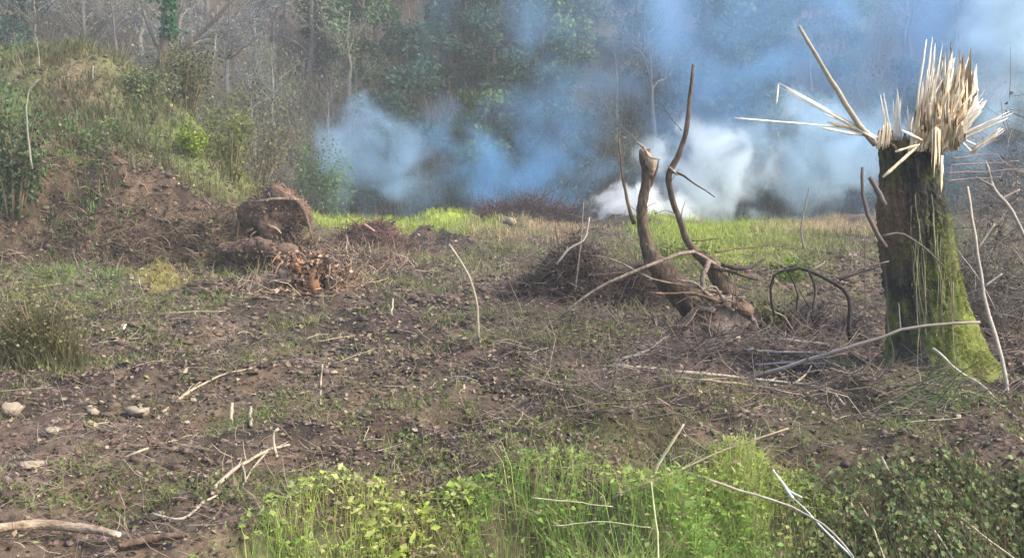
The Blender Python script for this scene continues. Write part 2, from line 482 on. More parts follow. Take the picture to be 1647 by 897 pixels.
NR, NC = 640, 620
ys = -4 + np.exp(np.linspace(0, math.log(100), NR))
k51 = int(np.argmin(abs(ys - 51.0)))
tt = np.linspace(-1, 1, NC); us_ = 0.62 * tt + 0.75 * tt ** 3
Y, U = np.meshgrid(ys, us_, indexing='ij')
X = U * (Y + 6.0)
Z = H(X, Y)
C = ground_col(X, Y, Z)
def grid(name, r0, r1):
    n = r1 - r0
    V = np.stack([X[r0:r1], Y[r0:r1], Z[r0:r1]], -1).reshape(-1, 3)
    i, j = np.meshgrid(np.arange(n - 1), np.arange(NC - 1), indexing='ij'); i = i.ravel(); j = j.ravel()
    Q = np.stack([i * NC + j, i * NC + j + 1, (i + 1) * NC + j + 1, (i + 1) * NC + j], 1)
    return tag(link(name, mesh_from(name, V, [Q], M_GROUND, C[r0:r1].reshape(-1, 3), True)), kind="structure")
grid("ground", 0, k51 + 1)
grid("hillside", k51, NR)

# ---------------------------------------------------------------- woodland on the hillside
def bare_tree_meshes(seed, h, bark, twigc, drop=1500):
    """trunk mesh and a crown of limbs, twigs and a few clinging dead leaves"""
    r = random.Random(seed)
    tr = MB(); cr = MB()
    pts = [np.array([0, 0, -0.4])]
    lean = np.array([r.uniform(-.08, .08), r.uniform(-.08, .08), 0])
    for k in range(1, 8):
        pts.append(np.array([r.uniform(-.12, .12), r.uniform(-.12, .12), h * k / 7]) + lean * h * k / 7)
    tp = spline(pts, 14)
    V, Fq = tube(tp, [0.17, 0.13, 0.08, 0.02], 6, 0.08)
    tr.add(V, Fq, bark)
    ends = []
    def grow(p, d, L, rad, depth):
        q = p + d * L
        mid = (p + q) / 2 + np.array([r.uniform(-.1, .1), r.uniform(-.1, .1), r.uniform(-.02, .12)]) * L
        V, Fq = tube(spline([p, mid, q], 4), [rad, rad * .5], 4 if depth < 1 else 3)
        cr.add(V, Fq, np.array(twigc) * r.uniform(.75, 1.25))
        ends.append(q)
        if depth < 2:
            for _ in range(r.randint(3, 4)):
                t = r.uniform(.35, 1)
                nd = d + np.array([r.uniform(-.8, .8), r.uniform(-.8, .8), r.uniform(-.15, .7)])
                grow(p + (q - p) * t, nd / np.linalg.norm(nd), L * r.uniform(.45, .7), rad * .5, depth + 1)
    for k in range(13):
        t = r.uniform(.22, 1)
        i = t * 13; p = tp[int(i)]
        a = r.uniform(0, 6.28)
        d = np.array([math.cos(a), math.sin(a), r.uniform(.35, 1.2)]); d /= np.linalg.norm(d)
        grow(p, d, h * r.uniform(.16, .3) * (1.15 - .5 * t), 0.055 * (1.2 - t * .7), 0)
    e = np.array(ends)
    c = e[rng.integers(0, len(e), drop)] + rng.normal(0, .28, (drop, 3))
    V, Fq, cl = leaves(c, rng.normal(0, 1, (drop, 3)), rng.normal(0, 1, (drop, 3)), rng.uniform(.08, .2, drop), rng.uniform(.02, .05, drop),
                       pick([np.array(twigc) * .8, np.array(twigc) * .65, np.array(twigc) * .45], drop))
    cr.add(V, Fq, cl)
    return tr.mesh("trunk", M_TREE), cr.mesh("crown", M_FOREST)

def green_tree_meshes(seed, h, bark, pal, n=4200, spread=.3):
    r = random.Random(seed)
    tr = MB(); cr = MB()
    tp = spline([(0, 0, -.4), (r.uniform(-.2, .2), r.uniform(-.2, .2), h * .4), (r.uniform(-.3, .3), r.uniform(-.3, .3), h * .9)], 9)
    V, Fq = tube(tp, [.2, .14, .04], 6, .08); tr.add(V, Fq, bark)
    for k in range(9):
        p = tp[r.randint(2, 7)]; a = r.uniform(0, 6.28)
        q = p + np.array([math.cos(a), math.sin(a), .6]) * h * r.uniform(.12, .22)
        V, Fq = tube(spline([p, (p + q) / 2 + (0, 0, .1), q], 4), [.06, .02], 4); tr.add(V, Fq, bark)
    cl = []
    for k in range(26):
        t = r.uniform(.12, 1)
        R = h * spread * (1 - abs(t - .45) ** 1.4 * 1.1) * r.uniform(.3, 1)
        a = r.uniform(0, 6.28)
        cl.append((math.cos(a) * R, math.sin(a) * R, h * t, r.uniform(.45, 1.0) * h * .11, r.uniform(.55, 1.35)))
    cl = np.array(cl)
    k = rng.integers(0, len(cl), n)
    d = unit(rng.normal(0, 1, (n, 3)))
    c = cl[k, :3] + d * (cl[k, 3] * rng.uniform(.35, 1.1, n))[:, None] * np.array([1.1, 1.1, .8])
    col = pick(pal, n) * cl[k, 4][:, None]
    V, Fq, cc = leaves(c, d + rng.normal(0, .6, (n, 3)), d + rng.normal(0, .8, (n, 3)), rng.uniform(.14, .34, n), rng.uniform(.06, .14, n), col)
    cr.add(V, Fq, cc)
    return tr.mesh("trunk", M_TREE), cr.mesh("crown", M_FOREST)

BARE = [bare_tree_meshes(1, 7.5, (.16, .145, .12), (.22, .215, .175)), bare_tree_meshes(2, 8.5, (.14, .12, .105), (.20, .20, .19)),
        bare_tree_meshes(3, 6.5, (.18, .16, .13), (.22, .24, .15)), bare_tree_meshes(4, 8.0, (.14, .125, .115), (.21, .215, .215))]
PALET = [[(.065, .13, .055), (.09, .16, .06), (.045, .09, .04)], [(.10, .17, .055), (.13, .19, .06), (.08, .13, .045)],
         [(.05, .11, .07), (.07, .14, .075), (.04, .08, .05)]]
GREENT = [green_tree_meshes(11, 7.0, (.10, .08, .06), PALET[0]), green_tree_meshes(12, 6.0, (.10, .08, .06), PALET[1], spread=.36),
          green_tree_meshes(13, 8.0, (.09, .07, .055), PALET[2], spread=.26)]

def plant_tree(kind, pair, x, y, s, rz, label, group):
    root = thing(kind, label, "tree", (x, y, Hs(x, y) - .1), group)
    root.scale = (s, s, s * random.uniform(.9, 1.15)); root.rotation_euler = (0, 0, rz)
    link("trunk", pair[0], root); link("crown", pair[1], root)
    return root

yy = 52.8; row = 0
while yy < 84:
    half = 0.66 * yy
    xx = -half + (row % 2) * 1.6
    while xx < half:
        x = xx + random.uniform(-1.2, 1.2); y = yy + random.uniform(-1.2, 1.2)
        pxx = 823.5 + F * x / y
        gnoise = float(vnoise(np.array([x / 7.0]), np.array([y / 7.0]), 61)[0])
        pg = 0.12 if pxx < 520 else (0.42 if pxx < 640 else (0.85 if pxx < 960 else 0.55))
        if pxx < 0: pg = .2
        where = 'above the spoil bank, clear of the smoke' if pxx < 480 else ('behind the low bank of blue smoke' if pxx < 900 else 'behind the white smoke and the broken tree' if pxx < 1330 else 'behind the shattered stump')
        if random.random() < pg + gnoise * .7:
            plant_tree("evergreen_tree", random.choice(GREENT), x, y, random.uniform(.7, 1.15), random.uniform(0, 6.28),
                       "leafy green tree on the hillside " + where, "green trees on the hillside " + where)
        else:
            plant_tree("bare_tree", random.choice(BARE), x, y, random.uniform(.75, 1.2), random.uniform(0, 6.28),
                       "leafless grey brown tree on the hillside " + where, "bare trees on the hillside " + where)
        xx += 3.6 * (1 + (yy - 52) * .012)
    yy += 3.3 + row * .12; row += 1

# thickets at the foot of the slope: undergrowth nobody could count
n = 26000
ux = rng.uniform(-44, 44, n); uy = 51.6 + rng.gamma(1.3, 5.0, n); uy = np.clip(uy, 51.6, 90)
d = unit(rng.normal(0, .45, (n, 3)) + np.array([0, 0, 1]))
dens = vnoise(ux / 3, uy / 3, 63) > -0.15
ux, uy, d = ux[dens], uy[dens], d[dens]; n = len(ux)
c = np.stack([ux, uy, H(ux, uy, False)], 1)
pxx = 823.5 + F * ux / uy
pal = np.where((rng.uniform(0, 1, n) < np.clip((pxx - 350) / 1200, .08, .45))[:, None], pick([(.05, .09, .04), (.09, .12, .04)], n), pick([(.22, .18, .15), (.27, .225, .18), (.15, .12, .11), (.21, .20, .10)], n))
mb = MB()
mb.add(*rods(c, d, rng.uniform(.8, 2.6, n), rng.uniform(.012, .03, n), .12, pal))
n2 = 22000
k = rng.integers(0, n, n2)
V, Fq, cc = leaves(c[k] + d[k] * rng.uniform(.3, 2.2, (n2, 1)) + rng.normal(0, .2, (n2, 3)), rng.normal(0, 1, (n2, 3)), rng.normal(0, 1, (n2, 3)), rng.uniform(.1, .26, n2), rng.uniform(.04, .1, n2), pal[k])
mb.add(V, Fq, cc)
tag(link("undergrowth", mb.mesh("undergrowth", M_FOREST)), "tangled brown and green undergrowth between the trees on the hillside", "undergrowth", kind="stuff")

# pale slender trunks that stand out against the wood
def pale_tree(px, y0, y1, label):
    b = G(px, y1); d = b[1]
    t = P(px + random.uniform(-6, 6), y0, d)
    root = thing("birch_tree", label, "tree", tuple(b))
    mb = MB()
    V, Fq = tube(wiggle([b - (0, 0, .3), (b + t) / 2, t, t + (t - b) * .8], 10, .006), [.10, .085, .06, .02], 6, .1); mb.add(V, Fq, (.25, .23, .19))
    link("trunk", mb.mesh("trunk", M_TREE, b), root)
    mb = MB()
    for k in range(24):
        s = b + (t - b) * random.uniform(.6, 1.7); a = random.uniform(0, 6.28)
        e = s + np.array([math.cos(a) * .9, math.sin(a) * .9, random.uniform(.5, 1.3)])
        V, Fq = tube(spline([s, (s + e) / 2 + (0, 0, .12), e], 4), [.025, .006], 3); mb.add(V, Fq, (.2, .17, .15))
    link("crown", mb.mesh("crown", M_TREE, b), root)
pale_tree(340, 60, 125, "slender pale trunk just right of the dark forked ivy tree")
pale_tree(440, 55, 110, "slender pale trunk midway between the forked ivy tree and the green wood")
pale_tree(541, 35, 90, "pale slender trunk above the left edge of the blue smoke")
pale_tree(658, 80, 140, "pale slender trunk at the left margin of the green wood")

# dark forked tree with ivy
def at_plane(pts, d):
    return [P(a, b, d) for a, b in pts]
FD = 33.0
base = P(256, 160, FD); gz = Hs(base[0], base[1])
root = thing("forked_tree", "dark forked tree with ivy on its trunk standing behind the spoil bank", "tree", (base[0], base[1], gz))
mb = MB(); V, Fq = tube(wiggle([(base[0], base[1], gz - .3)] + at_plane([(256, 150), (262, 95), (268, 40), (272, -30), (276, -120)], FD), 20, .004), [.2, .17, .15, .12, .08], 8, .1)
mb.add(V, Fq, (.09, .075, .065)); link("trunk", mb.mesh("trunk", M_TREE, root.location), root)
for pts, r0 in (([(264, 105), (285, 85), (310, 65), (345, 35), (385, -10)], .10), ([(262, 95), (250, 70), (238, 45), (228, 10)], .05), ([(310, 65), (330, 60), (352, 48)], .04), ([(268, 50), (290, 20), (300, -30)], .05)):
    mb = MB(); V, Fq = tube(wiggle(at_plane(pts, FD), 10, .01), [r0, r0 * .5], 6, .1); mb.add(V, Fq, (.10, .085, .07))
    link("branch", mb.mesh("branch", M_TREE, root.location), root)
n = 900
c = np.array([P(272 + rng.normal(0, 7), rng.uniform(-60, 62), FD + rng.normal(0, .15)) for _ in range(n)])
mb = MB(); mb.add(*leaves(c, rng.normal(0, 1, (n, 3)), rng.normal(0, 1, (n, 3)) + (0, -1, .5), rng.uniform(.08, .16, n), rng.uniform(.04, .08, n), pick([(.035, .12, .055), (.05, .15, .07)], n)))
link("ivy", mb.mesh("ivy", M_LEAF, root.location), root)

# ---------------------------------------------------------------- generic plants
def leafy(name, label, cat, loc, size, n, pal, leaf=(.05, .1), stems=14, stemc=(.16, .12, .07), clumps=14, blade=0, group=None):
    """a shrub of woody stems carrying leaf clumps"""
    x, y, z = loc; w, dd, h = size
    root = thing(name, label, cat, (x, y, z), group)
    mb = MB(); tips = []
    for k in range(stems):
        a = random.uniform(0, 6.28); R = random.random() ** .5
        e = np.array([math.cos(a) * R * w, math.sin(a) * R * dd, h * random.uniform(.55, 1.05) * (1 - .35 * R * R)])
        s = e * np.array([.25, .25, 0]) - (0, 0, .08)
        V, Fq = tube(wiggle([s, (s + e) / 2 + np.array([0, 0, .1 * h]), e], 6, .03), [.012 + .006 * h, .003], 4); mb.add(V, Fq, np.array(stemc) * random.uniform(.7, 1.3)); tips.append((s, e))
    link("stem", mb.mesh("stem", M_TWIG), root)
    cl = []
    for k in range(clumps):
        s, e = random.choice(tips); t = random.uniform(.3, 1.0)
        cl.append(np.append(s + (e - s) * t + np.random.default_rng(k).normal(0, .05, 3) * w, random.uniform(.6, 1.4)))
    cl = np.array(cl); k = rng.integers(0, len(cl), n)
    off = rng.normal(0, 1, (n, 3)) * np.array([w, dd, h * .8]) * .17
    c = cl[k, :3] + off; c[:, 2] = np.abs(c[:, 2])
    mb = MB()
    mb.add(*leaves(c, off + rng.normal(0, .3, (n, 3)) * w, rng.normal(0, 1, (n, 3)) + (0, -.4, 1), rng.uniform(*leaf, n), rng.uniform(*leaf, n) * .45, pick(pal, n) * cl[k, 3][:, None]))
    if blade:
        q = np.stack([rng.normal(0, .45, blade) * w, rng.normal(0, .45, blade) * dd, np.zeros(blade) - .03], 1)
        hh = h * rng.uniform(.4, 1.0, blade) * np.exp(-((q[:, 0] / w) ** 2 + (q[:, 1] / dd) ** 2))
        mb.add(*blades(q, hh, np.full(blade, .006), rng.uniform(.1, .6, blade), pick(pal, blade)))
    link("foliage", mb.mesh("foliage", M_LEAF), root)
    return root

def leafy_px(px, py, d, wpx, hpx, *a, name="shrub", **k):
    """shrub whose foot shows at (px, py) at the distance d"""
    p = P(px, py, d); s = d / F
    z = Hs(p[0], d)
    return leafy(name, k.pop('label'), k.pop('cat', 'shrub'), (p[0], d, z), (wpx * s / 2, wpx * s / 2 * .8, hpx * s), *a, **k)

IVY = [(.05, .10, .03), (.09, .15, .04), (.03, .06, .025), (.16, .20, .10)]
YG = [(.16, .18, .035), (.22, .23, .05), (.10, .13, .03)]
OL = [(.11, .115, .04), (.15, .14, .05), (.08, .09, .035)]
leafy_px(20, 335, 20.1, 100, 235, 2800, IVY, leaf=(.05, .10), stems=22, clumps=40, label="tall ivy grown bush at the left edge in front of the spoil bank", cat="bush")
leafy_px(312, 262, 24, 46, 50, 700, [(.28, .36, .03), (.2, .28, .03)], leaf=(.05, .1), label="small bright lime green bush on the grassy shoulder of the bank")
leafy_px(372, 345, 25.5, 120, 120, 1500, YG, leaf=(.05, .1), label="yellow green bush at the foot of the shoulder behind the earthy stump")
leafy_px(300, 290, 27, 150, 140, 1700, OL, leaf=(.06, .11), label="olive brown bush below the dark forked tree")
leafy_px(405, 320, 33, 150, 190, 1700, [(.12, .12, .05), (.15, .13, .07), (.1, .09, .06)], leaf=(.07, .14), label="tall drab bush between the bank and the blue smoke")
leafy_px(235, 225, 25.5, 110, 60, 1000, [(.13, .17, .07), (.17, .2, .08)], leaf=(.05, .1), label="grey green bramble hummock on top of the bank")
leafy_px(150, 290, 22.5, 130, 55, 1000, [(.07, .14, .045), (.11, .17, .06), (.2, .2, .08)], leaf=(.05, .09), label="green bramble patch sprawling across the middle of the bank")
leafy_px(62, 555, 9.2, 170, 165, 2200, [(.16, .15, .07), (.20, .17, .09), (.12, .13, .05)], leaf=(.015, .045), stems=30, clumps=36, blade=2600, label="soft olive green weed clump at the left edge of the clearing", cat="weed clump")
leafy_px(505, 350, 47, 130, 130, 1500, [(.09, .16, .05), (.13, .2, .07)], leaf=(.1, .2), label="pale green bush in the left edge of the blue smoke")
leafy_px(545, 345, 49, 70, 90, 900, [(.05, .09, .05), (.04, .07, .045)], leaf=(.1, .2), label="dark bush in the smoke behind the first lime green hummock")
leafy_px(1275, 445, 17.0, 60, 60, 700, [(.13, .2, .03), (.2, .25, .04)], leaf=(.04, .08), blade=300, label="lime green weed tuft behind the arching dark branch", cat="weed clump")
leafy_px(1240, 540, 11.4, 90, 60, 700, OL, leaf=(.03, .06), blade=300, label="olive weed tuft right of the earth covered root plate", cat="weed clump")
leafy_px(1100, 400, 22, 90, 45, 600, YG, leaf=(.05, .1), blade=400, label="yellow green weed tuft behind the broken two stemmed tree", cat="weed clump")

# ---------------------------------------------------------------- grass and weeds (uncountable)
def scatter(n, x0, x1, y0, y1, power=1.6):
    """points over a wedge of the field, thinner with distance"""
    a, b = y0 ** (2 - power), y1 ** (2 - power)
    y = (a + (b - a) * rng.uniform(0, 1, n)) ** (1 / (2 - power))
    return rng.uniform(x0, x1, n) * y, y

# turf of the field
x, y = scatter(150000, -.66, .66, 6.5, 50, 1.55)
w, tc = turf(x, y)
keep = rng.uniform(0, 1, len(x)) < w * .95
x, y, w, tc = x[keep], y[keep], w[keep], tc[keep]; n = len(x)
c = np.stack([x, y, H(x, y) - .02], 1)
hh = rng.uniform(.05, .17, n) * np.clip(y / 14, .7, 2.4)
mb = MB(); mb.add(*blades(c, hh, .0022 * np.clip(y / 4, 1.5, 9), rng.uniform(.1, .9, n), np.clip(tc / np.maximum(w, .05)[:, None] * rng.uniform(.7, 1.5, (n, 1)), .02, .5)))
tag(link("grass", mb.mesh("grass", M_LEAF)), "patches of lime, green and straw coloured grass over the cleared field", "grass", kind="stuff")

x, y = scatter(110000, -.66, .66, 5.0, 40, 1.5)
k = (y > edge_y(x)) & (vnoise(x / .45, y / .6, 74) + .8 * vnoise(x / 1.6, y / 2.2, 75) > .11); x, y = x[k], y[k]; n = len(x)
mb = MB(); s = np.clip(y / 9, .8, 2.4)
mb.add(*blades(np.stack([x, y, H(x, y) - .01], 1), rng.uniform(.04, .16, n) * s, rng.uniform(.0015, .004, n) * s, rng.uniform(.4, 1.8, n), pick([(.18, .21, .05), (.24, .22, .08), (.30, .25, .14), (.12, .17, .04), (.22, .27, .05)], n)))
k = rng.choice(n, n // 2); m = len(k); sz = rng.uniform(.015, .045, m) * s[k]
mb.add(*leaves(np.stack([x[k], y[k], H(x[k], y[k]) + rng.uniform(.01, .07, m)], 1), rng.normal(0, 1, (m, 3)), rng.normal(0, .6, (m, 3)) + (0, -.2, 1), sz, sz * .4, pick([(.12, .16, .045), (.16, .19, .06), (.09, .12, .035)], m)))
tag(link("sparse_weeds", mb.mesh("sparse_weeds", M_LEAF)), "thin olive weeds and dead grass coming up through the bare soil", "weeds", kind="stuff")

# rough grass on the bank
n = 30000
y = rng.uniform(20.5, 29, n); x = rng.uniform(-.72, -.21, n) * y
z = H(x, y); u = x / y
keep = (rng.uniform(0, 1, n) < sstep(21.3, 22.8, y) * (0.3 + 0.7 * sstep(-.2, .25, vnoise(x / 1.2, y / 1.2, 71))))
x, y, z, u = x[keep], y[keep], z[keep], u[keep]; n = len(x)
pal = np.where((u + .09 * vnoise(x / .8, y / .8, 36) > -.34)[:, None], pick([(.18, .18, .055), (.22, .18, .09), (.13, .15, .05)], n), pick([(.19, .15, .08), (.11, .12, .05), (.08, .12, .045), (.16, .135, .065)], n))
mb = MB(); mb.add(*blades(np.stack([x, y, z - .03], 1), rng.uniform(.12, .5, n), rng.uniform(.008, .02, n), rng.uniform(.2, 1.2, n), pal))
tag(link("bank_grass", mb.mesh("bank_grass", M_LEAF)), "dry tan and green grass growing over the upper slope of the bank", "grass", kind="stuff")

# foreground weeds along the ditch
def weed_height(x, y):
    px, py = 823.5 + F * x / y, 0
    e = edge_y(x)
    s = sstep(.24, -.24, (y - e) - .25 * vnoise(x * 2.2, y * 2.2, 81))
    zone = sstep(-1.70, -1.3, x) * sstep(2.15, 1.55, x)
    return s * zone * (.11 + .22 * (vnoise(x * 1.6, y * 1.6, 82) + .5) + .26 * (vnoise(x * 4.3, y * 4.3, 88)) + .12 * np.exp(-((x - .45) / .5) ** 2))
n = 210000
x = rng.uniform(-3.4, 3.4, n); y = rng.uniform(3.2, 6.4, n)
wh = weed_height(x, y)
cov = vnoise(x * 3.1, y * 3.1, 83) + .5 * vnoise(x * 8, y * 8, 84)
keep = (wh > .012) & (rng.uniform(0, 1, n) < wh / .10 + .1) & (rng.uniform(0, 1, n) < .2 + .8 * sstep(-.2, .2, cov))
x, y, wh, cov = x[keep], y[keep], wh[keep], cov[keep]; n = len(x)
hgt = wh * rng.uniform(0.05, 1, n) ** .6
c = np.stack([x, y, H(x, y) + hgt], 1)
tone = sstep(-.4, .4, vnoise(x * 1.9 + 7, y * 1.9, 85))[:, None]
bright = pick([(.38, .44, .08), (.46, .49, .14), (.30, .41, .06), (.52, .50, .22)], n)
deep = pick([(.19, .34, .055), (.25, .39, .075), (.11, .21, .045), (.33, .37, .11)], n)
col = bright * (1 - tone) + deep * tone
dead = rng.uniform(0, 1, n) < .08 + .4 * sstep(.0, .4, vnoise(x * 2.7, y * 3.5, 86))
col[dead] = pick([(.25, .19, .11), (.34, .29, .18), (.2, .12, .09)], int(dead.sum()))
mb = MB()
dd = rng.normal(0, 1, (n, 3)); dd[:, 2] = np.abs(dd[:, 2]) * .5
sz = (.008 + .055 * rng.uniform(0, 1, n) ** 3.2) * (1 + .9 * vnoise(x * 3.3, y * 3.3, 89))
mb.add(*leaves(c, dd, rng.normal(0, .6, (n, 3)) + (0, -.3, 1), sz, sz * rng.uniform(.1, .45, n), col))
k = rng.choice(n, min(n, 30000), replace=False)
b0 = np.stack([x[k], y[k], H(x[k], y[k]) - .02], 1)
mb.add(*blades(b0, wh[k] * rng.uniform(.3, 1.6, len(k)), rng.uniform(.0012, .0035, len(k)), rng.uniform(.1, .8, len(k)), col[k] * 1.15))
k = rng.choice(n, min(n, 4200), replace=False); m = len(k)
mb.add(*rods(np.stack([x[k], y[k], H(x[k], y[k]) + wh[k] * rng.uniform(.1, .9, m)], 1), rng.normal(0, 1, (m, 3)) * (1, .6, .5) + (0, 0, .25), rng.uniform(.08, .38, m), rng.uniform(.0009, .0022, m), .2, pick([(.45, .38, .22), (.30, .22, .13), (.38, .38, .18), (.2, .15, .09)], m)))
tag(link("weeds", mb.mesh("weeds", M_LEAF)), "bright green weeds and grass growing along the near edge of the ditch", "weeds", kind="stuff")

# darker growth hanging over the ditch bank on the right
n = 46000
x = rng.uniform(1.1, 4.2, n); y = rng.uniform(4.6, 6.6, n)
e = edge_y(x)
keep = (y < e - .05) & (rng.uniform(0, 1, n) < sstep(1.1, 2.0, x) * (.3 + .7 * sstep(-.15, .2, vnoise(x * 2.0, y * 2.0, 87))))
x, y = x[keep], y[keep]; n = len(x)
c = np.stack([x, y, H(x, y) + rng.uniform(0, .30, n) ** 1.6], 1)
mb = MB(); sz = rng.uniform(.015, .05, n)
mb.add(*leaves(c, rng.normal(0, .7, (n, 3)) + (0, -.4, -.3), rng.normal(0, .6, (n, 3)) + (0, -.7, .7), sz, sz * .4, pick([(.12, .19, .06), (.18, .25, .07), (.24, .30, .10), (.22, .20, .09), (.14, .22, .09), (.3, .26, .14)], n)))
m = 6500
k = rng.choice(n, m)
mb.add(*rods(c[k] + (0, 0, .05), rng.normal(0, .35, (m, 3)) + (0, -.35, -.8), rng.uniform(.08, .4, m), rng.uniform(.0012, .003, m), .12, pick([(.13, .12, .05), (.2, .17, .09), (.08, .09, .03), (.16, .11, .08)], m)))
tag(link("hanging_weeds", mb.mesh("hanging_weeds", M_LEAF)), "dark green weeds and dry stems hanging over the ditch bank at lower right", "weeds", kind="stuff")

# ---------------------------------------------------------------- litter, clods and fine twigs (uncountable)
SOILPAL = [(.125, .085, .058), (.18, .13, .088), (.06, .042, .03), (.29, .23, .155), (.15, .095, .08), (.11, .08, .072), (.04, .03, .024), (.13, .14, .045)]
def on_field(x, y):
    return y > edge_y(x) - .15
x, y = scatter(210000, -.68, .68, 4.2, 36, 1.45)
k = on_field(x, y); x, y = x[k], y[k]; n = len(x)
w, _ = turf(x, y)
k = rng.uniform(0, 1, n) > w * .6; x, y = x[k], y[k]; n = len(x)
k = rng.uniform(0, 1, n) < .45 + .55 * sstep(-.3, .25, vnoise(x / .5, y / .8, 91)); x, y = x[k], y[k]; n = len(x)
c = np.stack([x, y, H(x, y) + rng.uniform(.002, .03, n)], 1)
sz = rng.uniform(.018, .06, n) * np.clip(y / 8, .8, 2.2)
mb = MB(); dd = rng.normal(0, 1, (n, 3)); dd[:, 2] *= .35
mb.add(*leaves(c, dd, rng.normal(0, .55, (n, 3)) + (0, 0, 1), sz, sz * rng.uniform(.12, .4, n), pick(SOILPAL, n, .35)))
tag(link("leaf_litter", mb.mesh("leaf_litter", M_LITTER)), "brown and tan dead leaves and wood chips strewn over the bare ground", "leaf litter", kind="stuff")

x, y = scatter(42000, -.68, .68, 4.3, 34, 1.45)
k = on_field(x, y); x, y = x[k], y[k]; n = len(x)
k = rng.uniform(0, 1, n) < .45 + .55 * sstep(-.2, .3, vnoise(x / .9, y / 1.3, 92)); x, y = x[k], y[k]; n = len(x)
dd = rng.normal(0, 1, (n, 3)); dd[:, 1] *= .6; dd[:, 2] = np.abs(dd[:, 2]) * rng.uniform(.1, .7, n)
s = np.clip(y / 9, .8, 2.0)
mb = MB()
mb.add(*rods(np.stack([x, y, H(x, y) + .01], 1), dd, rng.uniform(.05, .28, n) * s, rng.uniform(.0011, .003, n) * s, .1, pick([(.25, .195, .135), (.14, .10, .075), (.36, .29, .21), (.085, .06, .052), (.17, .12, .115)], n, .3)))
tag(link("brushwood_litter", mb.mesh("brushwood_litter", M_TWIG)), "countless fine broken twigs strewn across the cleared ground", "brushwood", kind="stuff")

x, y = scatter(5200, -.68, .68, 4.3, 30, 1.4)
k = on_field(x, y); x, y = x[k], y[k]; n = len(x)
th = np.array([[0, 0, 1], [1, 0, .1], [.3, .95, 0], [-.8, .6, .15], [-.8, -.6, 0], [.3, -.95, .1], [0, 0, -.8]], float)
V = th[None] * (rng.uniform(.6, 1.35, (n, 7, 1))) * (rng.uniform(.012, .05, n) * np.clip(y / 8, .8, 2))[:, None, None] * np.array([1, 1, .7])
a = rng.uniform(0, 6.28, n); ca, sa = np.cos(a)[:, None], np.sin(a)[:, None]
V = np.stack([V[..., 0] * ca - V[..., 1] * sa, V[..., 0] * sa + V[..., 1] * ca, V[..., 2]], -1) + np.stack([x, y, H(x, y) + .005], 1)[:, None]
tri = np.array([[0, i, i % 5 + 1] for i in range(1, 6)] + [[6, i % 5 + 1, i] for i in range(1, 6)])
T = (np.arange(n)[:, None, None] * 7 + tri[None]).reshape(-1, 3)
tag(link("clods", mesh_from("clods", V.reshape(-1, 3), [T], M_LITTER, np.repeat(pick([(.11, .075, .053), (.08, .055, .04), (.15, .105, .075), (.13, .085, .068)], n), 7, 0))),
    "crumbled brown clods of earth lying all over the bare ground", "clods", kind="stuff")

x, y = scatter(2600, -.6, .6, 5.0, 26, 1.4)
k = on_field(x, y) & (vnoise(x / 1.1, y / 1.4, 96) > -.05); x, y = x[k], y[k]; n = len(x)
th2 = np.linspace(0, math.pi, 6)[:, None]; ph2 = np.linspace(0, 2 * math.pi, 8, endpoint=False)[None]
sp = np.stack([np.sin(th2) * np.cos(ph2), np.sin(th2) * np.sin(ph2), np.cos(th2) + 0 * ph2], -1).reshape(-1, 3)
V = sp[None] * rng.uniform(.45, 1.5, (n, 48, 1)) * (rng.uniform(.02, .06, n) * np.clip(y / 9, .8, 1.7))[:, None, None] * np.array([1.3, 1, .5])
V = V + np.stack([x, y, H(x, y)], 1)[:, None]
ii, jj = np.meshgrid(np.arange(5), np.arange(8), indexing='ij'); ii = ii.ravel(); jj = jj.ravel()
qq = np.stack([ii * 8 + jj, (ii + 1) * 8 + jj, (ii + 1) * 8 + (jj + 1) % 8, ii * 8 + (jj + 1) % 8], 1)
tag(link("earth_clods", mesh_from("earth_clods", V.reshape(-1, 3), [(np.arange(n)[:, None, None] * 48 + qq[None]).reshape(-1, 4)], M_GROUND, np.repeat(pick([(.09, .064, .045), (.13, .095, .066), (.055, .04, .03), (.12, .08, .06)], n), 48, 0))),
    "larger torn up clods of dark earth over the clearing", "clods", kind="stuff")

# bank face: roots and rubble sticking out
n = 7000
y = rng.uniform(19.2, 23.0, n); x = rng.uniform(-.62, -.24, n) * y
c = np.stack([x, y, H(x, y)], 1)
mb = MB()
k = rng.choice(n, 2600)
mb.add(*rods(c[k], rng.normal(0, .7, (2600, 3)) + (0, -.5, .05), rng.uniform(.1, .5, 2600), rng.uniform(.005, .013, 2600), .15, pick([(.22, .16, .10), (.09, .06, .04), (.14, .10, .065)], 2600)))
sz = rng.uniform(.02, .10, n)
mb.add(*leaves(c, rng.normal(0, 1, (n, 3)), rng.normal(0, .6, (n, 3)) + (0, -1, .6), sz, sz * .4, pick([(.09, .06, .037), (.18, .125, .08), (.12, .08, .05), (.06, .04, .027)], n, .3)))
tag(link("bank_debris", mb.mesh("bank_debris", M_LITTER)), "earth crumbs and root ends covering the bare face of the bank", "debris", kind="stuff")

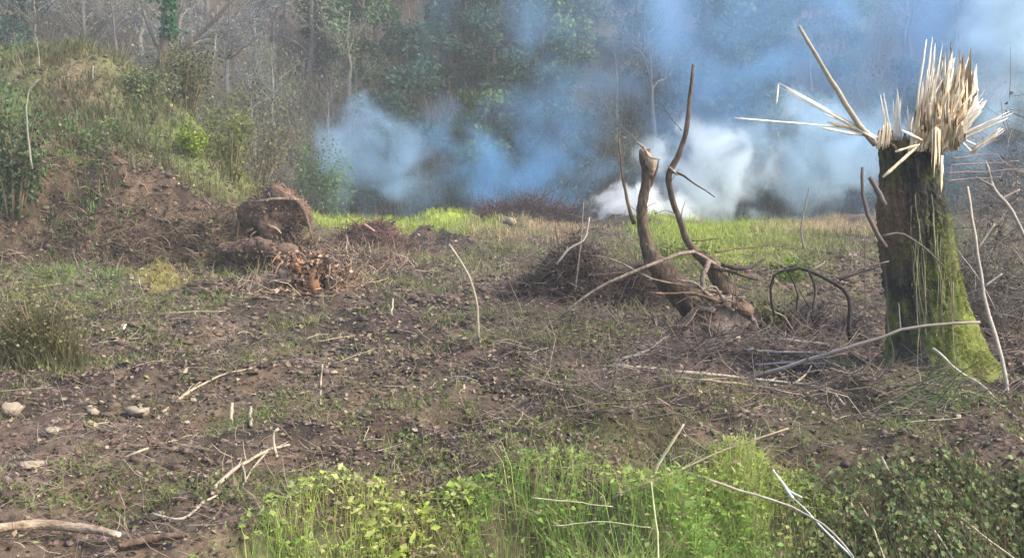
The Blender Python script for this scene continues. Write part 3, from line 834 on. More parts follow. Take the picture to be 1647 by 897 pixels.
# rubble of earth and roots below the bank
mb = MB()
for (mx, my, rx, ry, m, pal) in ((-4.9, 20.0, 1.4, .7, 1500, [(.13, .085, .055), (.20, .14, .09), (.07, .045, .03)]), (-3.4, 23.8, 1.0, .6, 1000, [(.13, .07, .055), (.2, .11, .09), (.06, .04, .035)]),
                            (-2.9, 18.6, .8, .5, 900, [(.2, .14, .1), (.10, .07, .05), (.3, .22, .15)]), (-6.6, 19.7, 2.6, .5, 1800, [(.10, .068, .045), (.2, .14, .095), (.06, .04, .028)]),
                            (1150 / F * 0 + 2.45, 11.2, .75, .4, 900, [(.12, .085, .07), (.2, .15, .12), (.07, .05, .04)]), (-3.2, 15.2, .7, .5, 900, [(.3, .19, .12), (.16, .10, .07), (.4, .3, .2)])):
    x = mx + rng.normal(0, .6, m) * rx; y = my + rng.normal(0, .6, m) * ry
    c = np.stack([x, y, H(x, y) + rng.uniform(0, .06, m)], 1)
    dv = rng.normal(0, 1, (m, 3)); dv[:, 2] = np.abs(dv[:, 2]) * .6
    mb.add(*rods(c, dv, rng.uniform(.1, .55, m), rng.uniform(.004, .013, m), .15, pick(pal, m, .4)))
    sz = rng.uniform(.04, .13, m)
    mb.add(*leaves(c, rng.normal(0, 1, (m, 3)), rng.normal(0, .7, (m, 3)) + (0, -.6, .7), sz, sz * .4, pick(pal, m, .4)))
tag(link("rubble", mb.mesh("rubble", M_LITTER)), "crumbled earth and broken roots piled below the bank", "rubble", kind="stuff")

# denser broken brushwood over the right half of the clearing
n = 4200
y = rng.uniform(6.8, 15, n); x = (rng.uniform(-.02, .52, n)) * y
k = vnoise(x / .9, y / .9, 94) + .5 * vnoise(x / .3, y / .4, 95) > .02; x, y = x[k], y[k]; n = len(x)
dv = rng.normal(0, 1, (n, 3)); dv[:, 1] *= .5; dv[:, 2] = np.abs(dv[:, 2]) * .3
mb = MB(); mb.add(*rods(np.stack([x, y, H(x, y) + rng.uniform(.01, .08, n)], 1), dv, rng.uniform(.15, .6, n), rng.uniform(.0018, .005, n), .13, pick([(.16, .12, .095), (.09, .065, .056), (.27, .215, .155), (.055, .04, .036), (.13, .092, .085)], n, .3)))
tag(link("broken_brushwood", mb.mesh("broken_brushwood", M_TWIG)), "grey and tan broken brushwood strewn round the broken tree and the shattered stump", "brushwood", kind="stuff")

# ---------------------------------------------------------------- shattered stump on the right
SD = 9.0
def row(yv, l, r):
    a, b = P(l, yv, SD), P(r, yv, SD)
    return a[2], (a[0] + b[0]) / 2, (b[0] - a[0]) / 2
rows = [row(*t) for t in ((625, 1404, 1626), (600, 1420, 1602), (560, 1430, 1576), (500, 1430, 1553), (440, 1427, 1536), (400, 1423, 1530), (340, 1419, 1520), (300, 1422, 1510), (260, 1424, 1504), (225, 1420, 1502))]
rows = np.array(rows)[::-1]; zs = rows[:, 0][::-1]; cx = rows[:, 1][::-1]; rr = rows[:, 2][::-1]
zbase = float(H(np.array([cx[0]]), np.array([SD]))[0]) - .15
zbase = min(zbase, zs[0])
NS, NRG = 120, 90
stump = thing("tree_stump", "tall thick mossy tree stump with a shattered splintered top at right", "tree stump", (cx[1], SD, zbase + .15))
SO = np.array(stump.location)
ang = np.linspace(0, 2 * math.pi, NS, endpoint=False)
# rim height by angle: high at the back and right, a bite at the front where the hollow shows
rimz = zs[-1] + .02 * np.sin(ang * 3) + .07 * np.cos(ang - 1.2) - .09 * np.exp(-((np.angle(np.exp(1j * (ang + 1.75)))) / .55) ** 2) + .06 * rng.uniform(-1, 1, NS)
V = []; Cc = []
def moss_amt(a, zz, hf):
    m = sstep(-.1, .8, np.cos(a - .25) * .8 - .3 * np.sin(a)) * sstep(.92, .55, hf) + .6 * sstep(.55, .2, hf) + .35 * sstep(.6, 1., np.cos(a + 1.2)) * sstep(.85, .6, hf)
    return np.clip(m * .8 + 1.0 * vnoise(a * 3, zz * 5, 101) + .8 * vnoise(a * 9, zz * 12, 102) - .05, 0, 1)
for i in range(NRG):
    hf = i / (NRG - 1)
    zz = zbase + (rimz - zbase) * hf
    zc = np.clip(zz, zs[0], zs[-1])
    R = np.interp(zc, zs, rr); CX = np.interp(zc, zs, cx)
    flare = .10 * sstep(.22, 0, hf) * np.maximum(0, np.cos(ang * 5 + .7)) + .22 * sstep(.2, 0, hf)
    ridg = -.07 * np.abs(vnoise(ang * 8, zz * 1.6, 103)) + .02 + .07 * vnoise(ang * 2.2, zz * 2.2, 104) + .03 * vnoise(ang * 14, zz * 4, 105) + .016 * rng.uniform(-1, 1, NS)
    edge = np.where(ang < .01, 1, 1)
    k = R * (1 + flare * .6) + ridg
    V.append(np.stack([CX + np.cos(ang) * k, SD + np.sin(ang) * k * .9, zz], 1))
    m = moss_amt(ang, zz, hf)[:, None]
    bark = np.where((vnoise(ang * 5, zz * 2, 106) > .12)[:, None], (.10, .078, .06), (.04, .036, .03))
    warm = (sstep(-.2, -.8, np.cos(ang)) * sstep(.45, .65, hf) * sstep(.95, .8, hf))[:, None]
    bark = bark * (1 - warm) + warm * np.array((.15, .095, .06))
    Cc.append(bark * (1 - m) + m * np.array((.15, .17, .035)))
# hollow: rim turned inward and down
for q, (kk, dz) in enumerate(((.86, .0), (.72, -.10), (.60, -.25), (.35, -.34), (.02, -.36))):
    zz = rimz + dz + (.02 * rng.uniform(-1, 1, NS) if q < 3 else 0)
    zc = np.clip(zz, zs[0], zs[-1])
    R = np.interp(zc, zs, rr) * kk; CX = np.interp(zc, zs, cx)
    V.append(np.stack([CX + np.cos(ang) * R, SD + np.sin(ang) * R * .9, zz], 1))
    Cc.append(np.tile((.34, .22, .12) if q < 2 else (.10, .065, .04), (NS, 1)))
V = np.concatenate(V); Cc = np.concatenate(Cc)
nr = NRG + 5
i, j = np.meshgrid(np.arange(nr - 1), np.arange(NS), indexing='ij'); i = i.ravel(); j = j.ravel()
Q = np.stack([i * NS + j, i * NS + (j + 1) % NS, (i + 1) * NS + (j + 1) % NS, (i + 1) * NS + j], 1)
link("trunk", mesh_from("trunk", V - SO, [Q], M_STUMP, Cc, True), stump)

def splinter_mesh(p0, p1, w, flat=.4, bendv=(0, 0, 0), mat=M_WOOD, tip=.15, n=6):
    pts = spline([p0, (np.asarray(p0) + p1) / 2 + np.array(bendv), p1], n)
    radii = w * np.interp(np.linspace(0, 1, n), [0, .3, .8, 1], [.75, 1, .75, tip]) * (1 + .25 * rng.uniform(-1, 1, n))
    V, Fq = tube(pts, radii, 5, .25, flat)
    me = mesh_from("splinter", V - SO, Fq, mat, np.tile((.6, .5, .3), (len(V), 1)))
    return me
def splinter(a, b, wpx, da=0.0, db=0.0, flat=.4, bend=(0, 0, 0), mat=M_WOOD, tip=.15, n=6):
    return link("splinter", splinter_mesh(P(*a, SD + da), P(*b, SD + db), wpx * SD / F / 2, flat, bend, mat, tip, n), stump)
def shard(a, b, wpx, da=0.0, db=0.0, mat=M_WOOD, nf=7, fray=.3):
    """a torn strip made of fibres of uneven length lying side by side"""
    a = np.array(a, float); b = np.array(b, float); t = (b - a) / (np.linalg.norm(b - a) + 1e-6); nn = np.array([-t[1], t[0]])
    for k in range(nf):
        o = (k / (nf - 1) - .5) * wpx
        e = 1 - fray * random.random() if k != nf // 2 else 1.0
        splinter(tuple(a + nn * o * .9 + t * random.uniform(-2, 4)), tuple(a + (b - a) * e + nn * o * random.uniform(.5, 1.5)), wpx / nf * random.uniform(1.0, 2.0), da + random.uniform(-.02, .02), db + random.uniform(-.03, .03), .6, (0, 0, random.uniform(-.006, .006)), mat if random.random() < .8 else M_LOGTAN, random.uniform(.1, .5), 6)
# the standing fan of torn wood
shard((1474, 245), (1500, 60), 24, .02, .0, M_WOODPALE, 9, .45)
shard((1480, 235), (1492, 112), 22, -.06, -.06, M_WOOD, 9, .4)
def torn_sheet(x0, x1, xt0, xt1, yb, ytop, rag, dz, lean, seed, mat=M_WOOD):
    """a sheet of torn wood: grain ridges, ragged fringed top, real thickness"""
    nc, nrw = 110, 9
    u = np.linspace(0, 1, nc)
    top = ytop(u) + rag * (vnoise(u * 7, u * 0 + seed, seed) + .9 * vnoise(u * 30, u * 0 + seed, seed + 1)) + rag * 1.3 * rng.uniform(-.5, .5, nc) * (rng.uniform(0, 1, nc) < .5)
    fr = []; bk = []
    ridge = .035 * vnoise(u * 16, u * 0, seed + 2) + .02 * rng.uniform(-1, 1, nc)
    for r in range(nrw):
        v = r / (nrw - 1)
        for q in range(nc):
            px = (x0 + (x1 - x0) * u[q]) * (1 - v) + (xt0 + (xt1 - xt0) * u[q]) * v + 1.2 * random.uniform(-1, 1) * v
            py = yb * (1 - v) + top[q] * v
            p = P(px, py, SD + dz + lean * v * v)
            fr.append(p + (0, -.02 * (1 - v) + ridge[q] + .008 * random.uniform(-1, 1), 0)); bk.append(p + (0, .03 - .022 * v + ridge[q] * .6, 0))
    V = np.array(fr + bk) - SO; m = nc * nrw
    i, j = np.meshgrid(np.arange(nrw - 1), np.arange(nc - 1), indexing='ij'); i = i.ravel(); j = j.ravel()
    A = np.stack([i * nc + j, i * nc + j + 1, (i + 1) * nc + j + 1, (i + 1) * nc + j], 1)
    k = np.arange(nc - 1); T = (nrw - 1) * nc + k
    k2 = np.arange(nrw - 1); e0 = k2 * nc; e1 = k2 * nc + nc - 1
    Q = [A, A[:, ::-1] + m, np.stack([T, T + 1, T + 1 + m, T + m], 1), np.stack([e0, e0 + nc, e0 + nc + m, e0 + m], 1), np.stack([e1, e1 + m, e1 + nc + m, e1 + nc], 1)]
    link("torn_sheet", mesh_from("torn_sheet", V, [np.concatenate(Q)], mat, np.tile((.6, .5, .3), (len(V), 1))), stump)
torn_sheet(1470, 1530, 1490, 1566, 240, lambda u: 132 + 40 * (1 - u), 60, -.10, -.06, 201)
torn_sheet(1462, 1522, 1474, 1552, 244, lambda u: 172 + 25 * u, 62, -.2, -.10, 205)
torn_sheet(1480, 1532, 1504, 1576, 240, lambda u: 118 + 28 * u, 56, .04, .0, 209, M_WOODPALE)
for k in range(75):
    t = random.random() ** .8
    b0 = (1466 + 64 * t + random.uniform(-8, 8), 215 + random.uniform(-30, 20))
    top = (98 if t > .3 else 150) + 40 * abs(t - .65) + random.uniform(0, 115) * random.random()
    a1 = (1470 + 108 * t + random.uniform(-22, 14), 12 + top + 26 * max(0, t - .75) * 4)
    dz = random.uniform(-.17, .2)
    splinter(b0, a1, random.uniform(1.0, 4.2), dz, dz + random.uniform(-.16, .12), .4, (random.uniform(-.035, .035), random.uniform(-.02, .02), 0), tip=random.uniform(.05, .4), mat=M_WOOD if random.random() < .7 else M_WOODPALE, n=7)
splinter((1535, 160), (1560, 86), 4, .0, .0, mat=M_WOODPALE)
shard((1518, 175), (1536, 92), 12, .02, -.02, M_WOODPALE, 5)
# long strips torn out to the left
shard((1410, 224), (1250, 134), 7, -.15, -.3, M_WOODPALE, 4, .12)
splinter((1252, 136), (1249, 168), 3.5, -.3, -.3, .5, mat=M_WOODPALE, tip=.4)
splinter((1398, 212), (1322, 182), 5, -.1, -.25, .6, mat=M_WOODPALE); splinter((1400, 220), (1318, 205), 5, -.1, -.3, .6, mat=M_WOODPALE)
splinter((1394, 214), (1330, 196), 7, -.1, -.2, .6); splinter((1372, 206), (1182, 190), 3, -.1, -.5, .8, mat=M_WOODPALE, tip=.6, n=9)
shard((1420, 240), (1424, 190), 20, -.1, -.12, M_WOOD, 7, .5)
shard((1432, 230), (1419, 150), 8, -.05, -.05, M_WOODPALE, 4)
for k in range(9):
    x0 = random.uniform(1436, 1466); splinter((x0, 226), (x0 + random.uniform(-10, 10), random.uniform(140, 195)), random.uniform(2.5, 5), .1, .12, .6, mat=M_WOODPALE)
# strips to the right
shard((1521, 236), (1586, 161), 13, -.1, -.2, M_WOODPALE, 6, .25); shard((1528, 228), (1630, 180), 8, -.05, -.2, M_WOODPALE, 4, .3)
shard((1562, 244), (1613, 207), 10, -.15, -.25, M_WOODPALE, 5, .25); shard((1520, 215), (1566, 186), 7, .0, -.05, M_WOOD, 4)
shard((1506, 205), (1504, 285), 12, -.3, -.33, M_WOOD, 6, .5); shard((1486, 206), (1533, 208), 11, -.22, -.26, M_WOOD, 5, .3); splinter((1515, 250), (1514, 310), 5, -.3, -.34, .5)
splinter((1450, 210), (1485, 226), 6, -.3, -.3, .5, mat=M_WOODPALE); splinter((1420, 285), (1475, 236), 6, -.32, -.3, .6); splinter((1440, 244), (1480, 232), 5, -.3, -.3, .6)

# torn thin limb rising to the left
mb = MB(); V, Fq = tube(wiggle([P(1408, 232, SD - .1), P(1375, 190, SD - .2), P(1330, 120, SD - .25), P(1286, 42, SD - .3)], 12, .006), [.03, .026, .02, .014], 7, .1)
mb.add(V, Fq, (.34, .29, .22)); link("branch", mb.mesh("branch", M_TWIG, SO), stump)
for pts, r in (([(1425, 398), (1398, 350), (1388, 310), (1388, 270)], .022), ([(1422, 330), (1408, 300), (1398, 285)], .03), ([(1418, 380), (1450, 375), (1490, 400), (1520, 430)], .012), ([(1430, 420), (1385, 432), (1345, 448)], .008)):
    mb = MB(); V, Fq = tube(wiggle([P(a, b, SD - .36) for a, b in pts], 9, .015), [r, r * .6], 6, .1); mb.add(V, Fq, (.12, .09, .075))
    link("branch", mb.mesh("branch", M_TWIG, SO), stump)
# hanging strands of old vine and grass over the bark
for k in range(22):
    x0 = random.gauss(1488, 32); y0 = random.uniform(300, 440); y1 = min(600, y0 + random.uniform(50, 230))
    if x0 > 1525: y0 = max(y0, 420)
    x1 = x0 + random.uniform(-6, 24)
    rad = lambda xx, yv: max(0.02, math.sqrt(max(0.0, 1 - ((xx - np.interp(yv, [225, 400, 500, 600], [1460, 1477, 1492, 1508])) / np.interp(yv, [225, 400, 500, 600], [52, 55, 64, 88])) ** 2))) * np.interp(yv, [225, 400, 500, 600], [52, 55, 64, 92]) * SD / F
    xm = (x0 + x1) / 2 + random.uniform(-4, 4); ym = (y0 + y1) / 2
    pts = [P(a, b, SD - rad(a, b) * .92 - .05) for a, b in ((x0, y0), (xm, ym), (x1, y1))]
    mb = MB(); V, Fq = tube(wiggle(pts, 12, .014), [.003, random.uniform(.003, .007), .002], 5, .2)
    mb.add(V, Fq, random.choice([(.17, .18, .07), (.24, .215, .13), (.12, .14, .05), (.12, .095, .06)])); link("vine", mb.mesh("vine", M_TWIG, SO), stump)
# moss and grass on the right flank and round the foot
n = 16000
a = rng.normal(-.35, .7, n); hf = rng.uniform(0, 1, n) ** 1.3 * .68
zz = zbase + .1 + hf * (zs[-1] - zbase)
R = np.interp(zz, zs, rr) * (1 + .13 * sstep(.2, 0, hf)) + .01; CX = np.interp(zz, zs, cx)
nn = np.stack([np.cos(a), np.sin(a), np.zeros(n)], 1)
c = np.stack([CX, np.full(n, SD), zz], 1) + nn * R[:, None] * np.array([1, .9, 1])
mb = MB(); sz = rng.uniform(.008, .026, n)
keep = vnoise(a * 4, zz * 6, 111) + .5 * vnoise(a * 12, zz * 14, 112) > .0
c, nn, sz = c[keep], nn[keep], sz[keep]; n = len(c)
mb.add(*leaves(c, rng.normal(0, .7, (n, 3)) + nn * .5 + (0, 0, -.7), nn + rng.normal(0, .6, (n, 3)), sz * 1.8, sz * .2, pick([(.19, .21, .04), (.24, .25, .055), (.11, .13, .03), (.27, .25, .09)], n)))
o = link("moss", mb.mesh("moss", M_LEAF, SO), stump); o["kind"] = "stuff"
n = 500
a = rng.uniform(0, 6.28, n); R = rng.uniform(.1, .8, n) * rr[-1]
c = np.stack([cx[-1] + np.cos(a) * R, SD + np.sin(a) * R * .9, np.full(n, zs[-1] - .26) + rng.uniform(0, .12, n)], 1)
mb = MB(); mb.add(*leaves(c, rng.normal(0, 1, (n, 3)), rng.normal(0, .5, (n, 3)) + (0, -.6, 1), rng.uniform(.02, .06, n), rng.uniform(.01, .02, n), pick([(.16, .20, .04), (.09, .11, .03)], n)))
o = link("moss", mb.mesh("moss", M_LEAF, SO), stump); o["kind"] = "stuff"

# ---------------------------------------------------------------- broken two stemmed tree on its root plate (middle)
MD = 11.4
mo = P(1150, 560, MD); mo[2] = Hs(mo[0], MD)
mid = thing("broken_tree", "broken two stemmed tree leaning from a torn root plate in the middle", "broken tree", tuple(mo))
def mid_tube(name, pts, radii, mat, d=MD, n=16, sides=10, rough=.12, amp=.006, lift=0):
    q = [P(a[0], a[1], a[2] if len(a) > 2 else d) for a in pts]
    mb = MB(); V, Fq = tube(wiggle(q, n, amp), radii, sides, rough); mb.add(V, Fq, (.15, .11, .08))
    return link(name, mb.mesh(name, mat, mo, True), mid)
mid_tube("trunk", [(1195, 520, MD), (1120, 492, MD), (1068, 440, MD - .1), (1042, 400, MD - .1), (1032, 345, MD - .1), (1040, 290, MD - .1), (1036, 240, MD - .1)], [.17, .18, .14, .078, .06, .058, .066], M_DARKBARK2, n=44, sides=14, rough=.14, amp=.003)
mid_tube("trunk", [(1190, 510, MD), (1168, 465, MD + .1), (1142, 425, MD + .1), (1110, 395, MD + .1), (1088, 340, MD + .1), (1076, 285, MD + .1), (1092, 250, MD + .1), (1106, 200, MD + .1), (1115, 105, MD + .1)], [.13, .12, .085, .045, .032, .038, .035, .027, .018], M_DARKBARK2, n=48, sides=11, rough=.14, amp=.0025)
mid_tube("broken_face", [(1022, 228, MD - .22), (1034, 236, MD - .24), (1044, 252, MD - .24), (1063, 257, MD - .22)], [.007, .014, .012, .006], M_LOGTAN, n=10, sides=6, rough=.3)
mid_tube("torn_wood", [(1030, 240, MD - .15), (1046, 262, MD - .16), (1048, 285, MD - .14)], [.03, .06, .02], M_LOGTAN, n=9, sides=8, rough=.25)
mid_tube("broken_face", [(1074, 266, MD), (1084, 276, MD - .02), (1090, 282, MD - .02)], [.008, .018, .008], M_LOGTAN, n=6, sides=6)
for pts, r0, r1, m in (
    ([(1020, 360, MD - .1), (1008, 310, MD - .15), (1000, 270, MD - .15), (996, 222, MD - .2)], .026, .008, M_BARK),
    ([(1046, 300, MD - .1), (1056, 275, MD - .15), (1060, 255, MD - .15)], .02, .008, M_BARK),
    ([(1078, 275, MD + .1), (1100, 282, MD), (1120, 298, MD), (1150, 318, MD)], .018, .006, M_DARKBARK),
    ([(1150, 425, MD), (1110, 404, MD - .2), (1060, 420, MD - .4), (990, 450, MD - .5), (935, 480, MD - .5), (900, 508, MD - .5)], 0.026, .012, M_GREYROOT),
    ([(1160, 470, MD - .2), (1120, 462, MD - .3), (1060, 452, MD - .4), (1000, 425, MD - .4), (950, 410, MD - .4)], .018, .008, M_GREYROOT),
    ([(1140, 420, MD - .1), (1130, 450, MD - .25), (1140, 490, MD - .3)], .035, .03, M_GREYROOT),
    ([(1140, 428, MD), (1180, 440, MD), (1220, 450, MD)], .022, .01, M_DARKBARK),
    ([(1150, 405, MD), (1190, 400, MD + .3), (1240, 392, MD + .5)], .014, .006, M_BARK),
    ([(1160, 425, MD), (1200, 432, MD), (1232, 415, MD + .2)], .026, .014, M_DARKBARK),
):
    mid_tube("branch", pts, [r0, r1], m, n=12, sides=6, amp=.01)
for pts, r0 in (([(1150, 500), (1118, 500), (1104, 520), (1060, 545), (1048, 570)], .035), ([(1170, 490), (1140, 478), (1090, 470), (1040, 470)], .03), ([(1180, 500), (1150, 480), (1118, 455), (1090, 450)], .028),
                ([(1110, 512), (1080, 530), (1068, 556)], .02), ([(1195, 500), (1215, 520), (1222, 550)], .03), ([(1130, 520), (1095, 540), (1085, 575)], .018), ([(1165, 486), (1150, 462), (1120, 470), (1085, 488)], .018)):
    mid_tube("root", [(a, b, MD - .32 - .1 * random.random()) for a, b in pts], [r0, r0 * .35], random.choice([M_GREYROOT, M_ROOT, M_GREYROOT]), n=11, sides=6, amp=.02)
crust(mid, tuple(P(1158, 520, MD) - mo), (.42, .33, .33), 1500, [(.12, .085, .065), (.2, .145, .115), (.06, .042, .034), (.28, .2, .16)], (.02, .07))
for k in range(44):
    q0 = np.array(P(random.uniform(1108, 1205), random.uniform(478, 545), MD - random.uniform(.2, .42)))
    dv = np.array([random.gauss(-.5, .9), -.25, random.gauss(-.2, .7)]); dv = dv / np.linalg.norm(dv) * random.uniform(.15, .55)
    o = np.array(mo); mb = MB(); V, Fq = tube(wiggle([q0, q0 + dv * .5 + (0, 0, random.uniform(-.04, .08)), q0 + dv], 8, .03), [random.uniform(.006, .018), .008, .003], 5, .15); mb.add(V, Fq, (.2, .15, .12))
    link("root", mb.mesh("root", random.choice([M_ROOT, M_GREYROOT, M_GREYROOT, M_LOGTAN]), o, True), mid)
for k in range(16):
    a_, b_ = random.choice([(1036, 300), (1033, 345), (1042, 395), (1065, 435), (1078, 290), (1090, 345), (1110, 395), (1098, 230), (1140, 425)])
    q0 = np.array(P(a_ + random.uniform(-4, 4), b_ + random.uniform(-20, 20), MD - .12)); dv = np.array([random.gauss(0, .7), random.gauss(-.2, .4), random.uniform(-.1, .9)]); dv = dv / np.linalg.norm(dv) * random.uniform(.12, .5)
    o = np.array(mo); mb = MB(); V, Fq = tube(wiggle([q0, q0 + dv * .5 + (0, 0, random.uniform(-.03, .05)), q0 + dv], 8, .03), [random.uniform(.004, .009), .003], 5, .15); mb.add(V, Fq, (.16, .12, .09))
    link("shoot", mb.mesh("shoot", M_DARKBARK2, o, True), mid)
pl = P(1160, 516, MD - .14)
o = lump("root_plate", tuple(pl - mo), (.40, .32, .30), M_GREYROOT, mid, 14, 22, .22, 5)
for (a, b, rx, rz_, m, sd) in ((1140, 508, .15, .10, M_ROOT, 1), (1190, 500, .14, .12, M_ROOT, 2), (1150, 545, .24, .07, M_GREYROOT, 3), (1115, 530, .12, .12, M_ROOT, 4), (1185, 540, .15, .09, M_DARKBARK, 6)):
    lump("earth_clump", tuple(P(a, b, MD - .28) - mo), (rx, .14, rz_), m, mid, 8, 12, .3, sd)

# ---------------------------------------------------------------- brush piles
def brush(name, label, cat, px0, px1, ytop, ybase, d, parts, fine, pal, rad=(.006, .016), Lm=.7, upr=.5):
    c0 = P((px0 + px1) / 2, ybase, d); s = d / F
    z0 = Hs(c0[0], d)
    w = (px1 - px0) * s / 2; h = (ybase - ytop) * s
    root = thing(name, label, cat, (c0[0], d, z0))
    lr = random.Random(int(px0))
    lob = [(-.05, 0, .6, 1.0), (.1, 0, .7, .8), (-.3, .1, .6, .7)] + [(sx * lr.uniform(.35, .8), lr.uniform(-.4, .4), lr.uniform(.3, .5), lr.uniform(.3, .6)) for sx in (-1, 1, -1, 1)]
    def spot(n):
        lb = np.array(lob)[rng.integers(0, len(lob), n)]
        a = rng.uniform(0, 6.28, n); R = np.abs(rng.normal(0, .5, n))
        return np.stack([(lb[:, 0] + np.cos(a) * R * lb[:, 2]) * w, (lb[:, 1] + np.sin(a) * R * lb[:, 2]) * w * .7, h * lb[:, 3] * np.exp(-(R * 1.3) ** 2) * rng.uniform(.02, 1, n)], 1)
    c = spot(parts)
    for k in range(parts):
        dv = np.array([random.gauss(0, 1), random.gauss(0, .8), abs(random.gauss(0, upr))]); dv /= np.linalg.norm(dv)
        L = Lm * random.uniform(.5, 1.2)
        mb = MB(); a, b = c[k] - dv * L / 2, c[k] + dv * L / 2
        a[2] = max(a[2], 0); b[2] = max(b[2], 0)
        V, Fq = tube(wiggle([a, (a + b) / 2, b], 5, .05), [random.uniform(*rad), rad[0] * .5], 4); mb.add(V, Fq, pick(pal, 1)[0])
        link("twig", mb.mesh("twig", M_TWIG), root)
    c = spot(fine)
    dv = rng.normal(0, 1, (fine, 3)); dv[:, 2] *= .7
    mb = MB(); mb.add(*rods(c, dv, rng.uniform(.15, .6, fine) * Lm, rng.uniform(.002, .006, fine) * (d / 14), .12, pick(pal, fine)))
    n = fine // 2
    q = spot(n); mb.add(*leaves(q, rng.normal(0, 1, (n, 3)), rng.normal(0, 1, (n, 3)), rng.uniform(.03, .09, n), rng.uniform(.01, .03, n), pick(pal, n)))
    o = link("fine_twigs", mb.mesh("fine_twigs", M_TWIG), root); o["kind"] = "stuff"
    return root
DK = [(.06, .045, .04), (.11, .08, .065), (.045, .035, .032), (.17, .125, .10)]
brush("brush_pile", "dark heap of cut brushwood in the middle of the clearing", "brush pile", 805, 1060, 368, 490, 14.5, 130, 7000, DK, Lm=.85)
brush("brush_heap", "low dark reddish heap of burning brush at the edge of the white smoke", "brush pile", 745, 955, 322, 362, 45.0, 60, 2600, [(.07, .035, .035), (.05, .03, .035), (.12, .06, .05), (.04, .03, .03)], (.03, .08), 2.4)
brush("brush_tangle", "tangle of bare grey twigs behind the right side of the shattered stump", "brush", 1500, 1720, 200, 600, 10.6, 130, 1500, [(.20, .16, .13), (.30, .25, .20), (.13, .10, .09)], (.004, .009), 1.3, 1.1)
brush("twig_heap", "small heap of dark twigs under the arching dark branch", "brush", 1225, 1400, 500, 560, 11.6, 36, 1100, [(.10, .075, .07), (.17, .13, .12), (.24, .19, .16)], (.005, .011), .6)

# ---------------------------------------------------------------- stumps, logs and roots on the left
def rel_tube(root, name, pts, radii, mat, n=14, sides=9, rough=.12, amp=.006, smooth=True):
    o = np.array(root.location)
    mb = MB(); V, Fq = tube(wiggle(pts, n, amp), radii, sides, rough); mb.add(V, Fq, (.13, .09, .06))
    return link(name, mb.mesh(name, mat, o, smooth), root)
D1 = 20.0
b = P(445, 388, D1); gz = min(Hs(b[0], D1), b[2])
es = thing("uprooted_stump", "dark earth covered uprooted stump at the foot of the bank", "tree stump", (b[0], D1, gz))
o1 = np.array(es.location)
lump("root_ball", tuple(P(446, 345, D1) - o1), (.60, .45, .56), M_ROOT, es, 24, 36, .30, 21)
rel_tube(es, "cut_end", [P(408, 325, D1 - .35), P(445, 320, D1 - .42), P(482, 322, D1 - .38)], [.02, .035, .03], M_GREYROOT, 8, 6, .3)
rel_tube(es, "root", [P(478, 322, D1 - .35), P(492, 345, D1 - .42), P(502, 385, D1 - .42)], [.06, .04, .02], M_ROOT)
crust(es, tuple(P(446, 345, D1) - o1), (.60, .45, .56), 2200, [(.075, .05, .035), (.11, .075, .052), (.045, .03, .024), (.14, .095, .066)], (.02, .07))
for k in range(26):
    a = random.uniform(0, 6.28); q0 = np.array(P(446, 348, D1)) + np.array([math.cos(a) * .5, -.3 + random.uniform(-.1, .1), math.sin(a) * .38])
    rel_tube(es, "root", [q0, q0 + np.array([math.cos(a) * .12, -.08, math.sin(a) * .1]), q0 + np.array([math.cos(a) * random.uniform(.15, .4), -.1, math.sin(a) * .2 - random.uniform(0, .15)])], [.018, .012, .004], random.choice([M_ROOT, M_GREYROOT, M_DARKBARK]), 7, 4, .15, .03)
rel_tube(es, "root", [P(430, 362, D1 - .45), P(445, 368, D1 - .5), P(452, 376, D1 - .5)], [.03, .03, .02], M_LOGTAN, 6, 6)
def log(name, label, pts, radii, mat, cat="log", endmat=None, lift=None, n=14, sides=10, amp=.005):
    o = np.array(pts[0], float)
    root = thing(name, label, cat, tuple(o))
    rel_tube(root, "wood", pts, radii, mat, n, sides, .16, amp)
    if endmat:
        for (p, q, r) in ((pts[0], pts[1], radii[0]), (pts[-1], pts[-2], radii[-1])):
            p = np.array(p); dv = unit(p - np.array(q))
            rel_tube(root, "cut_end", [p - dv * .01, p + dv * .012], [r * .86, r * .8], endmat, 3, sides, .04, 0)
    return root
lg = log("fallen_log", "thick dark earthy log lying below the earth covered stump", [P(352, 402, 19.0), P(400, 396, 19.0), P(460, 406, 18.8), P(500, 420, 18.6)], [.12, .17, .16, .10], M_ROOT, n=34, sides=18, amp=.014)
crust(lg, np.array(P(425, 402, 18.95)) - np.array(lg.location), (.85, .22, .2), 1400, [(.075, .05, .035), (.11, .075, .05), (.045, .03, .024)], (.02, .07))
log("fallen_log", "long pale log lying across the far edge of the field", [P(745, 372, 40), P(800, 366, 40), P(835, 362, 40)], [.06, .09, .07], M_LOGTAN, endmat=M_WOOD)
D2 = 15.0
b = P(490, 470, D2); gz = Hs(b[0], D2)
og = thing("torn_root", "torn orange brown root stump with splayed legs left of centre", "root stump", (b[0], D2, gz))
oo = np.array(og.location)
lump("root_ball", tuple(P(500, 418, D2) - oo), (.34, .28, .17), M_ROOT, og, 16, 24, .3, 31)
lump("torn_lobe", tuple(P(465, 446, D2 - .2) - oo), (.20, .15, .15), M_GREYROOT, og, 12, 18, .35, 32, .6)
lump("torn_lobe", tuple(P(506, 452, D2 - .25) - oo), (.10, .10, .25), M_ORANGE, og, 14, 16, .3, 33)
lump("torn_lobe", tuple(P(527, 448, D2 - .1) - oo), (.13, .14, .20), M_DARKBARK, og, 12, 16, .3, 34)
lump("torn_lobe", tuple(P(480, 424, D2 - .3) - oo), (.12, .1, .09), M_ORANGE, og, 12, 16, .35, 35)
crust(og, tuple(P(492, 432, D2 - .1) - oo), (.42, .25, .26), 1300, [(.28, .15, .08), (.15, .09, .06), (.35, .24, .16), (.08, .05, .04)], (.03, .09))
